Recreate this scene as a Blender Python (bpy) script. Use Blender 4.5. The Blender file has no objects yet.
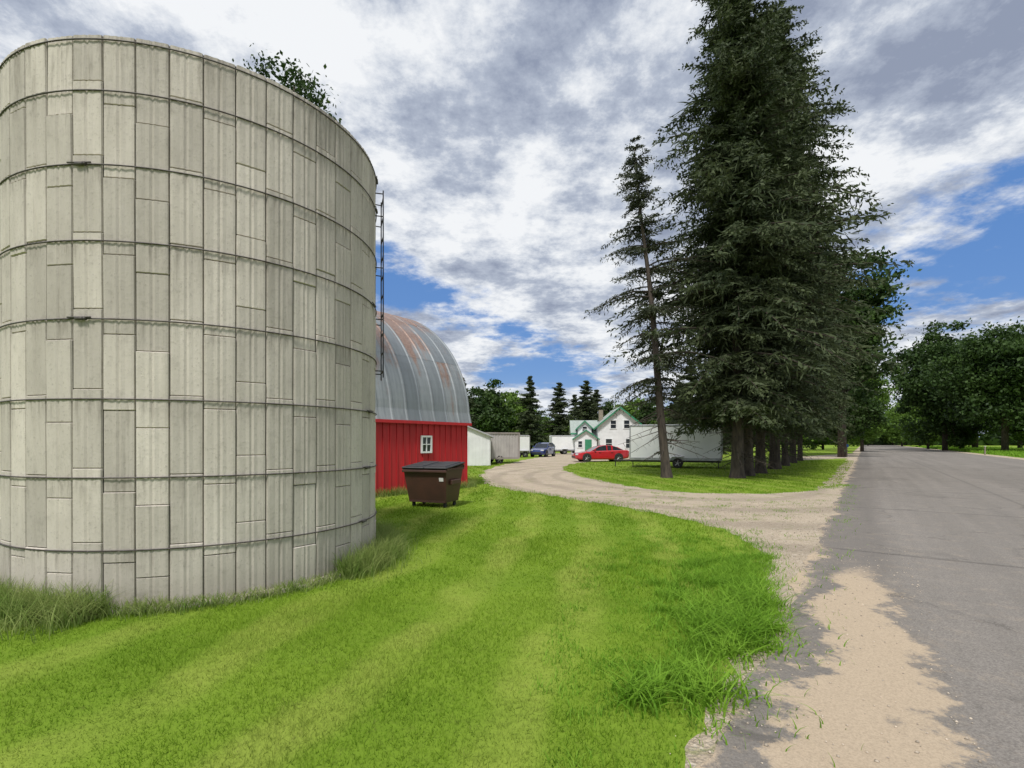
import bpy, math, random, bmesh
import numpy as np
from mathutils import Vector, Matrix
from mathutils.geometry import delaunay_2d_cdt
random.seed(3); rng=np.random.default_rng(7)
SC=bpy.context.scene; COL=SC.collection
F=500.0; CX=512.0; HY=442.0; H=1.7
def G(x,y):
    Z=H*F/(y-HY); return ((x-CX)/F*Z, Z)
def PX(x,Z): return (x-CX)/F*Z
def HT(y,Z): return (HY-y)*Z/F+H

# ------------------------------------------------------------ materials
def newmat(name):
    m=bpy.data.materials.new(name); m.use_nodes=True
    nt=m.node_tree; b=nt.nodes['Principled BSDF']; return m,nt,b
def N(nt,t): return nt.nodes.new(t)
def ramp(nt,src,stops):
    r=nt.nodes.new('ShaderNodeValToRGB'); e=r.color_ramp.elements
    while len(e)<len(stops): e.new(0.5)
    for i,(p,c) in enumerate(stops):
        e[i].position=p
        if not isinstance(c,(tuple,list)): c=(c,c,c)
        e[i].color=(c[0],c[1],c[2],1)
    nt.links.new(src,r.inputs[0]); return r.outputs[0]
def mixc(nt,fac,a,b,mode='MIX'):
    m=nt.nodes.new('ShaderNodeMix'); m.data_type='RGBA'; m.blend_type=mode
    for s,v in ((0,fac),(6,a),(7,b)):
        if hasattr(v,'is_linked'): nt.links.new(v,m.inputs[s])
        elif s==0: m.inputs[s].default_value=v
        else: m.inputs[s].default_value=(v[0],v[1],v[2],1)
    return m.outputs[2]
def math_(nt,op,a,b=0.0,c=0.0,clamp=False):
    m=nt.nodes.new('ShaderNodeMath'); m.operation=op; m.use_clamp=clamp
    for i,v in enumerate((a,b,c)):
        if hasattr(v,'is_linked'): nt.links.new(v,m.inputs[i])
        else: m.inputs[i].default_value=v
    return m.outputs[0]
def sstep(nt,v,a,b):
    m=nt.nodes.new('ShaderNodeMapRange'); m.interpolation_type='SMOOTHSTEP'
    nt.links.new(v,m.inputs[0]); m.inputs[1].default_value=a; m.inputs[2].default_value=b
    m.inputs[3].default_value=0; m.inputs[4].default_value=1
    return m.outputs[0]
def noise(nt,vec,scale,detail=4,rough=0.55,dist=0.0):
    n=N(nt,'ShaderNodeTexNoise'); n.inputs['Scale'].default_value=scale; n.inputs['Detail'].default_value=detail
    n.inputs['Roughness'].default_value=rough; n.inputs['Distortion'].default_value=dist
    if vec is not None: nt.links.new(vec,n.inputs['Vector'])
    return n.outputs[0]
def coords(nt,world=False,scale=(1,1,1),rot=(0,0,0)):
    if world: src=nt.nodes.new('ShaderNodeNewGeometry').outputs['Position']
    else: src=nt.nodes.new('ShaderNodeTexCoord').outputs['Object']
    mp=nt.nodes.new('ShaderNodeMapping'); nt.links.new(src,mp.inputs[0])
    mp.inputs['Scale'].default_value=scale; mp.inputs['Rotation'].default_value=rot
    return mp.outputs[0]
def bump(nt,b,h,strength,dist=0.01):
    n=nt.nodes.new('ShaderNodeBump'); n.inputs['Strength'].default_value=strength; n.inputs['Distance'].default_value=dist
    nt.links.new(h,n.inputs['Height']); nt.links.new(n.outputs[0],b.inputs['Normal'])
def pm(name,c1,c2=None,scale=6,rough=0.6,metal=0.0,bmp=0.0,island=0.0,stretch=(1,1,1),coat=0.0):
    m,nt,b=newmat(name); c2=c2 or tuple(x*0.75 for x in c1)
    v=coords(nt,False,stretch)
    n=noise(nt,v,scale,5)
    col=mixc(nt,ramp(nt,n,[(0.35,0.0),(0.68,1.0)]),c1,c2)
    if island:
        g=nt.nodes.new('ShaderNodeNewGeometry').outputs['Random Per Island']
        f=math_(nt,'MULTIPLY_ADD',g,island*2,1-island)
        mm=nt.nodes.new('ShaderNodeVectorMath'); mm.operation='SCALE'
        nt.links.new(col,mm.inputs[0]); nt.links.new(f,mm.inputs['Scale']); col=mm.outputs[0]
    nt.links.new(col,b.inputs['Base Color'])
    b.inputs['Roughness'].default_value=rough; b.inputs['Metallic'].default_value=metal
    b.inputs['Coat Weight'].default_value=coat
    if bmp: bump(nt,b,n,bmp)
    return m
def foliage(name,ca,cb,trans=0.25,scale=0.35,rough=0.55,spec=0.25):
    m,nt,b=newmat(name)
    g=nt.nodes.new('ShaderNodeNewGeometry').outputs['Random Per Island']
    v=coords(nt,True); n=noise(nt,v,scale,3)
    f=math_(nt,'MULTIPLY_ADD',g,0.5,math_(nt,'MULTIPLY',ramp(nt,n,[(0.35,0.0),(0.65,1.0)]),0.5))
    col=mixc(nt,f,ca,cb)
    nt.links.new(col,b.inputs['Base Color']); b.inputs['Roughness'].default_value=rough
    b.inputs['Specular IOR Level'].default_value=spec
    t=nt.nodes.new('ShaderNodeBsdfTranslucent'); nt.links.new(col,t.inputs[0])
    mx=nt.nodes.new('ShaderNodeMixShader'); mx.inputs[0].default_value=trans
    nt.links.new(b.outputs[0],mx.inputs[1]); nt.links.new(t.outputs[0],mx.inputs[2])
    out=nt.nodes['Material Output']; nt.links.new(mx.outputs[0],out.inputs[0])
    return m

M={}
M['spruce']=foliage('spruce_needles',(0.022,0.037,0.017),(0.10,0.125,0.055),0.2,0.6,0.7)
M['spruce_sparse']=foliage('thin_spruce_needles',(0.028,0.038,0.02),(0.085,0.10,0.055),0.2,0.8,0.7)
M['leaf_dark']=foliage('dark_leaves',(0.018,0.042,0.011),(0.07,0.125,0.026),0.28,0.25)
M['leaf_mid']=foliage('mid_leaves',(0.055,0.115,0.016),(0.17,0.28,0.045),0.35,0.25)
M['weed']=foliage('weed_blades',(0.11,0.25,0.014),(0.27,0.46,0.05),0.4,2.0,0.6,0.15)
M['straw']=foliage('seeding_grass_blades',(0.11,0.21,0.025),(0.37,0.42,0.15),0.4,3.0,0.6,0.15)
M['bark']=pm('bark',(0.095,0.075,0.06),(0.035,0.028,0.024),9,0.95,0,0.8,0,(1,1,0.25))
M['limb']=pm('dead_limb',(0.1,0.08,0.065),(0.05,0.04,0.03),5,0.95)
M['black']=pm('black_metal',(0.02,0.02,0.022),(0.035,0.03,0.028),8,0.55)
M['rust_steel']=pm('weathered_hoop_steel',(0.10,0.092,0.088),(0.055,0.043,0.036),12,0.6,0.3)
M['white']=pm('white_paint',(0.78,0.79,0.8),(0.66,0.67,0.68),1.2,0.45)
M['white_trailer']=pm('white_aluminium_skin',(0.82,0.83,0.84),(0.74,0.75,0.77),0.9,0.35)
M['alu']=pm('aluminium_trim',(0.5,0.51,0.53),(0.35,0.36,0.38),5,0.4,0.7)
M['glass']=pm('dark_glass',(0.02,0.025,0.03),(0.035,0.04,0.05),2,0.08)
M['tyre']=pm('tyre_rubber',(0.02,0.02,0.02),(0.03,0.03,0.03),10,0.9)
M['rim']=pm('alloy_rim',(0.5,0.5,0.52),(0.35,0.35,0.37),8,0.35,0.8)
M['redcar']=pm('red_car_paint',(0.5,0.012,0.02),(0.44,0.01,0.016),1,0.25,0,0,0,(1,1,1),0.8)
M['bluecar']=pm('blue_car_paint',(0.02,0.04,0.17),(0.016,0.03,0.13),1,0.25,0,0,0,(1,1,1),0.8)
M['lamp_red']=pm('tail_lamp_plastic',(0.5,0.02,0.02),(0.4,0.01,0.01),3,0.2)
M['lamp_clear']=pm('headlamp_plastic',(0.7,0.72,0.75),(0.55,0.56,0.6),3,0.15)
M['brown']=pm('brown_bin_steel',(0.075,0.032,0.022),(0.045,0.022,0.017),2,0.5,0,0.1)
M['lid']=pm('black_plastic_lid',(0.025,0.025,0.027),(0.045,0.045,0.047),4,0.5)
M['sticker']=pm('white_sticker',(0.7,0.7,0.68),(0.6,0.6,0.58),5,0.5)
M['pale_roof']=pm('pale_grey_green_shingles',(0.34,0.39,0.36),(0.26,0.30,0.28),3,0.85)
M['green_trim']=pm('green_trim_paint',(0.04,0.24,0.13),(0.03,0.19,0.10),3,0.6)
M['grey_wall']=pm('grey_brown_panel',(0.36,0.33,0.31),(0.28,0.25,0.23),2,0.6,0,0,0,(1,1,0.3))
M['container_side']=pm('corrugated_grey_side',(0.50,0.48,0.46),(0.40,0.38,0.37),1.5,0.6)
M['roof_grey']=pm('grey_shed_roof',(0.42,0.43,0.45),(0.33,0.33,0.35),2,0.6)
M['post']=pm('weathered_post',(0.3,0.26,0.2),(0.18,0.15,0.12),8,0.9)
M['bluepl']=pm('blue_plastic',(0.03,0.14,0.4),(0.02,0.1,0.3),3,0.4)
M['concrete']=pm('concrete_footing',(0.36,0.33,0.27),(0.24,0.21,0.17),5,0.9,0,0.4)

# silo staves
m,nt,b=newmat('concrete_staves'); M['stave']=m
g=nt.nodes.new('ShaderNodeNewGeometry').outputs['Random Per Island']
v=coords(nt,True,(1,1,0.3)); v2=coords(nt,True)
n1=noise(nt,v,2.6,7,0.68); n2=noise(nt,v2,34,7,0.75); n3=noise(nt,v2,0.8,4); n4=noise(nt,coords(nt,True,(1,1,0.09)),14,6,0.75); n6=noise(nt,v2,7,6,0.7)
c=mixc(nt,ramp(nt,n1,[(0.3,0.0),(0.7,1.0)]),(0.56,0.515,0.455),(0.42,0.385,0.335))
c=mixc(nt,math_(nt,'MULTIPLY',sstep(nt,n4,0.54,0.74),0.45),c,(0.22,0.195,0.165))
c=mixc(nt,math_(nt,'MULTIPLY',sstep(nt,n6,0.52,0.72),0.4),c,(0.30,0.275,0.24))
c=mixc(nt,math_(nt,'MULTIPLY',sstep(nt,n3,0.52,0.7),0.35),c,(0.49,0.455,0.41))
f=math_(nt,'MULTIPLY_ADD',g,0.32,0.86)
mm=nt.nodes.new('ShaderNodeVectorMath'); mm.operation='SCALE'; nt.links.new(c,mm.inputs[0]); nt.links.new(f,mm.inputs['Scale'])
sp=nt.nodes.new('ShaderNodeSeparateXYZ'); nt.links.new(v2,sp.inputs[0])
low=math_(nt,'SUBTRACT',1.0,sstep(nt,math_(nt,'ADD',sp.outputs[2],math_(nt,'MULTIPLY',n1,0.5)),0.3,0.75))
speck=math_(nt,'MULTIPLY',sstep(nt,n2,0.54,0.68),0.5)
c=mixc(nt,speck,mm.outputs[0],(0.22,0.20,0.17))
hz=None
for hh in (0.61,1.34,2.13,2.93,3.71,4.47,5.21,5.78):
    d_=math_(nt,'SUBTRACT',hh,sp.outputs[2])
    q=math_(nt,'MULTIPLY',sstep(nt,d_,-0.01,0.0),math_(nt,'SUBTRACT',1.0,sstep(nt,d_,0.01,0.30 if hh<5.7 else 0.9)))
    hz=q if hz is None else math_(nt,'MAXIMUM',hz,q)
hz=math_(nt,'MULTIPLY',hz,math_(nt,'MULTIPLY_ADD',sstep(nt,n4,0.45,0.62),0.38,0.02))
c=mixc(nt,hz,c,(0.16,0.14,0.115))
c=mixc(nt,math_(nt,'MULTIPLY',low,0.35),c,(0.22,0.2,0.14))
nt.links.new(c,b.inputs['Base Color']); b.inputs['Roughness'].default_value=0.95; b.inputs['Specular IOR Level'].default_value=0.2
bump(nt,b,math_(nt,'ADD',n2,math_(nt,'ADD',math_(nt,'MULTIPLY',n4,0.5),n6)),0.7,0.006)
M['gap']=pm('silo_joint_dark',(0.10,0.09,0.08),(0.06,0.055,0.045),5,1.0)  # dark colour of the backing cylinder that shows in the stave gaps

# red barn boards
m,nt,b=newmat('red_barn_boards'); M['barn_red']=m
v=coords(nt,False,(1,1,0.12)); n1=noise(nt,v,6,5,0.6); n2=noise(nt,coords(nt,False),1.2,3)
c=mixc(nt,ramp(nt,n1,[(0.3,0.0),(0.7,1.0)]),(0.54,0.02,0.028),(0.40,0.015,0.02))
c=mixc(nt,math_(nt,'MULTIPLY',sstep(nt,n2,0.5,0.75),0.35),c,(0.33,0.02,0.025))
nt.links.new(c,b.inputs['Base Color']); b.inputs['Roughness'].default_value=0.6; bump(nt,b,n1,0.2)
# rusty galvanised roof: rust in bands that follow the curved panels
m,nt,b=newmat('rusty_galvanised_roof'); M['barn_roof']=m
gg=nt.nodes.new('ShaderNodeNewGeometry').outputs['Random Per Island']
v=coords(nt,False,(1.6,0.12,0.12)); n1=noise(nt,v,2.2,7,0.7); n2=noise(nt,coords(nt,False,(1,0.15,0.15)),7,5,0.6); n3=noise(nt,coords(nt,False),12,5); n7=noise(nt,coords(nt,False),1.1,5,0.65)
c=mixc(nt,gg,(0.19,0.215,0.235),(0.32,0.345,0.36))
c=mixc(nt,ramp(nt,n2,[(0.4,0.0),(0.65,0.55)]),c,(0.16,0.175,0.19))
sp=nt.nodes.new('ShaderNodeSeparateXYZ'); nt.links.new(coords(nt,False),sp.inputs[0])
r=math_(nt,'ADD',math_(nt,'MULTIPLY',n1,0.65),math_(nt,'ADD',math_(nt,'MULTIPLY',gg,0.20),math_(nt,'MULTIPLY',n7,0.4)))
r=math_(nt,'ADD',r,math_(nt,'MULTIPLY',math_(nt,'SUBTRACT',sp.outputs[2],4.8),0.07))
r=math_(nt,'ADD',r,math_(nt,'MULTIPLY',sp.outputs[0],0.012))
rm=sstep(nt,r,0.58,0.74)
rc=mixc(nt,ramp(nt,n3,[(0.35,0.0),(0.65,1.0)]),(0.19,0.095,0.06),(0.32,0.19,0.135))
c=mixc(nt,math_(nt,'MULTIPLY',rm,0.8),c,rc)
nt.links.new(c,b.inputs['Base Color']); b.inputs['Roughness'].default_value=0.5; b.inputs['Metallic'].default_value=0.2

RD=math.atan2(0.706,1.0)
def stripes(nt,src_col,light,amt):
    n4=noise(nt,coords(nt,True),0.9,4)
    vr=coords(nt,True,(1,1,1),(0,0,math.radians(21))); sp=nt.nodes.new('ShaderNodeSeparateXYZ'); nt.links.new(vr,sp.inputs[0])
    bend=math_(nt,'MULTIPLY',math_(nt,'POWER',math_(nt,'MAXIMUM',sp.outputs[1],0.0),2.0),0.012)
    wob=math_(nt,'MULTIPLY',math_(nt,'SUBTRACT',noise(nt,coords(nt,True),0.45,3),0.5),1.2)
    sn=math_(nt,'SINE',math_(nt,'MULTIPLY',math_(nt,'ADD',math_(nt,'ADD',sp.outputs[0],wob),bend),5.0))
    fac=math_(nt,'MULTIPLY',sstep(nt,sn,-0.2,0.95),math_(nt,'MULTIPLY_ADD',sstep(nt,n4,0.4,0.6),amt,amt*0.6))
    return mixc(nt,fac,src_col,light),n4
def ground_mat():
    m,nt,b=newmat('grass_ground')
    v=coords(nt,True); n1=noise(nt,v,0.35,5,0.6); n2=noise(nt,v,14,6,0.7); n4=noise(nt,v,0.02,3)
    c=mixc(nt,ramp(nt,n1,[(0.35,0.0),(0.65,1.0)]),(0.13,0.22,0.018),(0.19,0.285,0.03))
    c,_=stripes(nt,c,(0.29,0.35,0.065),0.35)
    c=mixc(nt,math_(nt,'MULTIPLY',sstep(nt,n2,0.5,0.72),0.5),c,(0.08,0.115,0.015))
    c=mixc(nt,math_(nt,'MULTIPLY',sstep(nt,n4,0.45,0.6),0.3),c,(0.2,0.26,0.05))
    nt.links.new(c,b.inputs['Base Color']); b.inputs['Roughness'].default_value=0.95
    b.inputs['Specular IOR Level'].default_value=0.1
    bump(nt,b,n2,0.8,0.03); return m
M['ground']=ground_mat()
def blade_mat():
    m=foliage('lawn_blades',(0.125,0.24,0.014),(0.26,0.385,0.036),0.4,0.7,0.7,0.1)
    nt=m.node_tree; b=nt.nodes['Principled BSDF']
    src=b.inputs['Base Color'].links[0].from_socket
    c,n4=stripes(nt,src,(0.44,0.48,0.12),0.36)
    c=mixc(nt,math_(nt,'MULTIPLY',sstep(nt,n4,0.54,0.7),0.3),c,(0.10,0.19,0.012))
    nb_=noise(nt,coords(nt,True),4.5,5,0.7)
    c=mixc(nt,math_(nt,'MULTIPLY',sstep(nt,nb_,0.56,0.7),0.35),c,(0.38,0.37,0.13))
    nt.links.new(c,b.inputs['Base Color'])
    for n in nt.nodes:
        if n.type=='BSDF_TRANSLUCENT': nt.links.new(c,n.inputs[0])
    return m
M['blade']=blade_mat()
# gravel
m,nt,b=newmat('sandy_gravel'); M['gravel']=m
v=coords(nt,True); n1=noise(nt,v,0.6,5,0.6); n2=noise(nt,v,55,5,0.8); n3=noise(nt,v,9,5,0.7)
vo=N(nt,'ShaderNodeTexVoronoi'); vo.inputs['Scale'].default_value=38; nt.links.new(v,vo.inputs['Vector'])
c=mixc(nt,ramp(nt,n1,[(0.38,0.0),(0.62,1.0)]),(0.60,0.50,0.37),(0.48,0.395,0.29))
c=mixc(nt,ramp(nt,n2,[(0.42,0.0),(0.62,0.7)]),c,(0.28,0.225,0.17))
c=mixc(nt,math_(nt,'MULTIPLY',sstep(nt,n3,0.52,0.7),0.5),c,(0.70,0.61,0.49))
wn=math_(nt,'MULTIPLY',sstep(nt,vo.outputs['Color'],0.75,0.9),0.5)
c=mixc(nt,wn,c,(0.74,0.68,0.58))
sp=nt.nodes.new('ShaderNodeSeparateXYZ'); nt.links.new(v,sp.inputs[0])
dx=math_(nt,'SUBTRACT',sp.outputs[0],6.5); dy=math_(nt,'MULTIPLY',math_(nt,'SUBTRACT',sp.outputs[1],24.0),0.62)
rr_=math_(nt,'SQRT',math_(nt,'ADD',math_(nt,'MULTIPLY',dx,dx),math_(nt,'MULTIPLY',dy,dy)))
rr_=math_(nt,'ADD',rr_,math_(nt,'MULTIPLY',n1,0.9))
rw=sstep(nt,math_(nt,'SINE',math_(nt,'MULTIPLY',rr_,4.3)),0.1,0.9)
rw=math_(nt,'MULTIPLY',rw,sstep(nt,sp.outputs[1],6.0,8.5))
c=mixc(nt,math_(nt,'MULTIPLY',rw,0.42),c,(0.28,0.23,0.175))
n5=noise(nt,coords(nt,True,(0.5,1.2,1)),1.7,8,0.8)
c=mixc(nt,math_(nt,'MULTIPLY',sstep(nt,n5,0.545,0.62),0.6),c,(0.17,0.22,0.04))
nt.links.new(c,b.inputs['Base Color']); b.inputs['Roughness'].default_value=0.95
bump(nt,b,math_(nt,'ADD',math_(nt,'SUBTRACT',n2,math_(nt,'MULTIPLY',rw,1.5)),math_(nt,'MULTIPLY',vo.outputs['Distance'],1.5)),0.9,0.02)
# asphalt
m,nt,b=newmat('worn_asphalt'); M['road']=m
vr=coords(nt,True,(1,1,1),(0,0,RD)); sp=nt.nodes.new('ShaderNodeSeparateXYZ'); nt.links.new(vr,sp.inputs[0])
t=math_(nt,'ADD',sp.outputs[0],0.66); s=sp.outputs[1]
v=coords(nt,True); n1=noise(nt,v,70,5,0.8); n2=noise(nt,v,0.9,5,0.6); n3=noise(nt,v,3.2,8,0.8); n8=noise(nt,v,22,6,0.8)
cmb=nt.nodes.new('ShaderNodeCombineXYZ'); nt.links.new(math_(nt,'MULTIPLY',t,1.6),cmb.inputs[0]); nt.links.new(math_(nt,'MULTIPLY',s,0.05),cmb.inputs[1])
st=noise(nt,cmb.outputs[0],1.0,4,0.6)
c=mixc(nt,ramp(nt,st,[(0.35,0.0),(0.65,1.0)]),(0.29,0.265,0.238),(0.23,0.212,0.19))
c=mixc(nt,math_(nt,'MULTIPLY',sstep(nt,n2,0.5,0.7),0.35),c,(0.33,0.30,0.265))
c=mixc(nt,ramp(nt,n1,[(0.4,0.0),(0.62,0.75)]),c,(0.11,0.10,0.09))
wig=math_(nt,'MULTIPLY',math_(nt,'SUBTRACT',n2,0.5),1.1); wig2=math_(nt,'MULTIPLY',math_(nt,'SUBTRACT',n3,0.5),1.0)
tt=math_(nt,'ADD',t,math_(nt,'ADD',wig,wig2))
dk=math_(nt,'MULTIPLY',math_(nt,'SUBTRACT',1.0,sstep(nt,math_(nt,'ADD',t,math_(nt,'MULTIPLY',wig,0.4)),0.8,1.15)),0.42)
c=mixc(nt,dk,c,(0.135,0.123,0.112))
ss=math_(nt,'ADD',s,math_(nt,'MULTIPLY',wig2,0.15))
fr=math_(nt,'FRACT',math_(nt,'MULTIPLY',ss,1/6.3))
cr=math_(nt,'MULTIPLY',math_(nt,'SUBTRACT',1.0,sstep(nt,math_(nt,'ABSOLUTE',math_(nt,'SUBTRACT',fr,0.5)),0.004,0.012)),0.5)
c=mixc(nt,cr,c,(0.08,0.075,0.07))
cmb2=nt.nodes.new('ShaderNodeCombineXYZ'); nt.links.new(math_(nt,'MULTIPLY',t,0.35),cmb2.inputs[0]); nt.links.new(math_(nt,'MULTIPLY',s,0.28),cmb2.inputs[1])
dn=noise(nt,cmb2.outputs[0],1.0,4,0.6,0.5)
c=mixc(nt,math_(nt,'MULTIPLY',sstep(nt,dn,0.54,0.66),0.35),c,(0.13,0.12,0.108))
lc=math_(nt,'ABSOLUTE',math_(nt,'SUBTRACT',math_(nt,'ADD',t,math_(nt,'MULTIPLY',wig2,0.12)),4.1))
c=mixc(nt,math_(nt,'MULTIPLY',math_(nt,'SUBTRACT',1.0,sstep(nt,lc,0.02,0.05)),0.4),c,(0.09,0.085,0.08))
vc=N(nt,'ShaderNodeTexVoronoi'); vc.feature='DISTANCE_TO_EDGE'; vc.inputs['Scale'].default_value=0.55
dv_=nt.nodes.new('ShaderNodeVectorMath'); dv_.operation='ADD'; nt.links.new(v,dv_.inputs[0])
cn=nt.nodes.new('ShaderNodeCombineXYZ'); nt.links.new(wig2,cn.inputs[0]); nt.links.new(wig,cn.inputs[1]); nt.links.new(cn.outputs[0],dv_.inputs[1]); nt.links.new(dv_.outputs[0],vc.inputs['Vector'])
ck=math_(nt,'MULTIPLY',math_(nt,'SUBTRACT',1.0,sstep(nt,vc.outputs['Distance'],0.004,0.014)),math_(nt,'MULTIPLY',sstep(nt,n2,0.45,0.55),0.45))
c=mixc(nt,ck,c,(0.07,0.065,0.06))
# gravel scatter over the asphalt: density falls off, broken by fine noise
core=math_(nt,'MULTIPLY',sstep(nt,tt,0.12,0.62),math_(nt,'SUBTRACT',1.0,sstep(nt,tt,0.55,1.2)))
rng_s=math_(nt,'MULTIPLY',sstep(nt,math_(nt,'ADD',s,wig2),0.6,2.2),math_(nt,'SUBTRACT',1.0,sstep(nt,math_(nt,'ADD',s,wig2),5.6,9.2)))
dd_=math_(nt,'MULTIPLY',core,rng_s)
thr=math_(nt,'SUBTRACT',math_(nt,'ADD',math_(nt,'MULTIPLY',dd_,1.5),math_(nt,'MULTIPLY',math_(nt,'ADD',n1,n8),0.9)),1.18)
sand=math_(nt,'MULTIPLY',sstep(nt,thr,-0.18,0.32),math_(nt,'MULTIPLY',sstep(nt,dd_,0.02,0.2),0.85))
band2=math_(nt,'MULTIPLY',math_(nt,'SUBTRACT',1.0,sstep(nt,math_(nt,'ADD',tt,math_(nt,'MULTIPLY',math_(nt,'SUBTRACT',n8,0.5),0.5)),-0.12,0.12)),0.9)
sand=math_(nt,'MAXIMUM',sand,band2)
band3=math_(nt,'MULTIPLY',math_(nt,'MULTIPLY',math_(nt,'SUBTRACT',1.0,sstep(nt,s,25,50)),sstep(nt,n3,0.5,0.7)),0.22)
sand=math_(nt,'MAXIMUM',sand,band3)
sc_=mixc(nt,ramp(nt,n1,[(0.42,0.0),(0.65,0.6)]),(0.52,0.415,0.295),(0.29,0.23,0.165))
c=mixc(nt,sand,c,sc_)
nt.links.new(c,b.inputs['Base Color']); b.inputs['Roughness'].default_value=0.92; bump(nt,b,n1,0.7,0.007)
b.inputs['Specular IOR Level'].default_value=0.15

# ------------------------------------------------------------ mesh helpers
class MB:
    def __init__(s): s.v=[]; s.f=[]; s.m=[]
    def add(s,vs,fs,mi=0,T=None):
        o=len(s.v)
        for p in vs:
            p=Vector(p)
            if T is not None: p=T@p
            s.v.append(tuple(p))
        for f in fs: s.f.append(tuple(o+i for i in f)); s.m.append(mi)
    def box(s,c,d,mi=0,rz=0,bev=0.0):
        T=Matrix.Translation(c)@Matrix.Rotation(rz,4,'Z'); x,y,z=d[0]/2,d[1]/2,d[2]/2
        if bev<=0:
            s.add([(-x,-y,-z),(x,-y,-z),(x,y,-z),(-x,y,-z),(-x,-y,z),(x,-y,z),(x,y,z),(-x,y,z)],
              [(0,3,2,1),(4,5,6,7),(0,1,5,4),(1,2,6,5),(2,3,7,6),(3,0,4,7)],mi,T)
        else:
            b=min(bev,x*.9,y*.9,z*.9); vs=[]
            for zz,i in ((-z,b),(-z+b,0),(z-b,0),(z,b)):
                for (px,py) in ((-x+i,-y+b),(-x+b,-y+i),(x-b,-y+i),(x-i,-y+b),(x-i,y-b),(x-b,y-i),(-x+b,y-i),(-x+i,y-b)):
                    vs.append((px,py,zz))
            fs=[tuple(range(7,-1,-1)),tuple(range(24,32))]
            for k in range(3):
                for j in range(8):
                    fs.append((k*8+j,k*8+(j+1)%8,(k+1)*8+(j+1)%8,(k+1)*8+j))
            s.add(vs,fs,mi,T)
    def cyl(s,p0,p1,r0,r1=None,n=10,mi=0,cap=True):
        r1=r0 if r1 is None else r1; p0=Vector(p0); p1=Vector(p1); d=(p1-p0).normalized()
        a=d.orthogonal().normalized(); bb=d.cross(a); vs=[]
        for p,r in ((p0,r0),(p1,r1)):
            for i in range(n):
                an=2*math.pi*i/n; vs.append(p+(a*math.cos(an)+bb*math.sin(an))*r)
        fs=[(i,(i+1)%n,n+(i+1)%n,n+i) for i in range(n)]
        if cap: fs+= [tuple(range(n-1,-1,-1)),tuple(range(n,2*n))]
        s.add(vs,fs,mi)
    def prism(s,poly,y0,y1,mi=0,y0s=None):
        n=len(poly); vs=[(p[0],y0,p[1]) for p in poly]+[(p[0],y1,p[1]) for p in poly]
        s.add(vs,[tuple(range(n)),tuple(range(2*n-1,n-1,-1))]+[(i,n+i,n+(i+1)%n,(i+1)%n) for i in range(n)],mi)
    def obj(s,name,mats,smooth=False,auto=None):
        me=bpy.data.meshes.new(name); me.from_pydata(s.v,[],s.f)
        for m_ in mats: me.materials.append(m_)
        me.polygons.foreach_set('material_index',s.m)
        if smooth: me.polygons.foreach_set('use_smooth',[True]*len(s.f))
        me.update()
        bm=bmesh.new(); bm.from_mesh(me); bmesh.ops.recalc_face_normals(bm,faces=bm.faces); bm.to_mesh(me); bm.free()
        if auto:
            try: me.set_sharp_from_angle(angle=math.radians(auto))
            except Exception: pass
        o=bpy.data.objects.new(name,me); COL.objects.link(o); return o
def npmesh(name,V,Fc,mats):
    V=np.asarray(V,dtype=np.float32); Fc=np.asarray(Fc,dtype=np.int32); k=Fc.shape[1]
    me=bpy.data.meshes.new(name)
    me.vertices.add(len(V)); me.vertices.foreach_set('co',V.ravel())
    me.loops.add(Fc.size); me.loops.foreach_set('vertex_index',Fc.ravel())
    me.polygons.add(len(Fc)); me.polygons.foreach_set('loop_start',np.arange(0,Fc.size,k,dtype=np.int32))
    me.update(calc_edges=True); me.validate()
    for m_ in mats: me.materials.append(m_)
    return me
def link(name,me):
    o=bpy.data.objects.new(name,me); COL.objects.link(o); return o
def empty(name,loc,rz=0,label=None,cat=None,group=None):
    o=bpy.data.objects.new(name,None); o.empty_display_size=0.3; COL.objects.link(o)
    o.location=loc; o.rotation_euler=(0,0,rz)
    if label: o['label']=label
    if cat: o['category']=cat
    if group: o['group']=group
    return o
def child(o,p): o.parent=p; return o
def copytree(root,loc,rz=0,sc=(1,1,1),label=None):
    r=root.copy(); COL.objects.link(r); r.location=loc; r.rotation_euler=(0,0,rz); r.scale=sc
    if label: r['label']=label
    for c in list(root.children):
        k=c.copy(); COL.objects.link(k); k.parent=r
    return r

# ------------------------------------------------------------ world, sun, camera
w=bpy.data.worlds.new("World"); SC.world=w; w.use_nodes=True; nt=w.node_tree
bg=nt.nodes['Background']; bg.inputs['Strength'].default_value=0.13
SUNEL=math.radians(57); SUNAZ=math.atan2(-0.30,-0.95)
sky=nt.nodes.new('ShaderNodeTexSky'); sky.sky_type='NISHITA'; sky.sun_disc=False
sky.sun_elevation=SUNEL; sky.sun_rotation=SUNAZ; sky.air_density=1.0; sky.dust_density=0.6; sky.ozone_density=1.6
tc=nt.nodes.new('ShaderNodeTexCoord'); sp=nt.nodes.new('ShaderNodeSeparateXYZ'); nt.links.new(tc.outputs['Generated'],sp.inputs[0])
zz=math_(nt,'ADD',math_(nt,'MAXIMUM',sp.outputs[2],0.0),0.16)
cb=nt.nodes.new('ShaderNodeCombineXYZ')
nt.links.new(math_(nt,'DIVIDE',sp.outputs[0],zz),cb.inputs[0]); nt.links.new(math_(nt,'DIVIDE',sp.outputs[1],zz),cb.inputs[1])
cb.inputs[2].default_value=3.7
P=cb.outputs[0]
big=noise(nt,P,0.75,3,0.5,0.2); med=noise(nt,P,1.7,10,0.62,0.1); fine=noise(nt,P,6.5,10,0.65,0.0)
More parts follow.
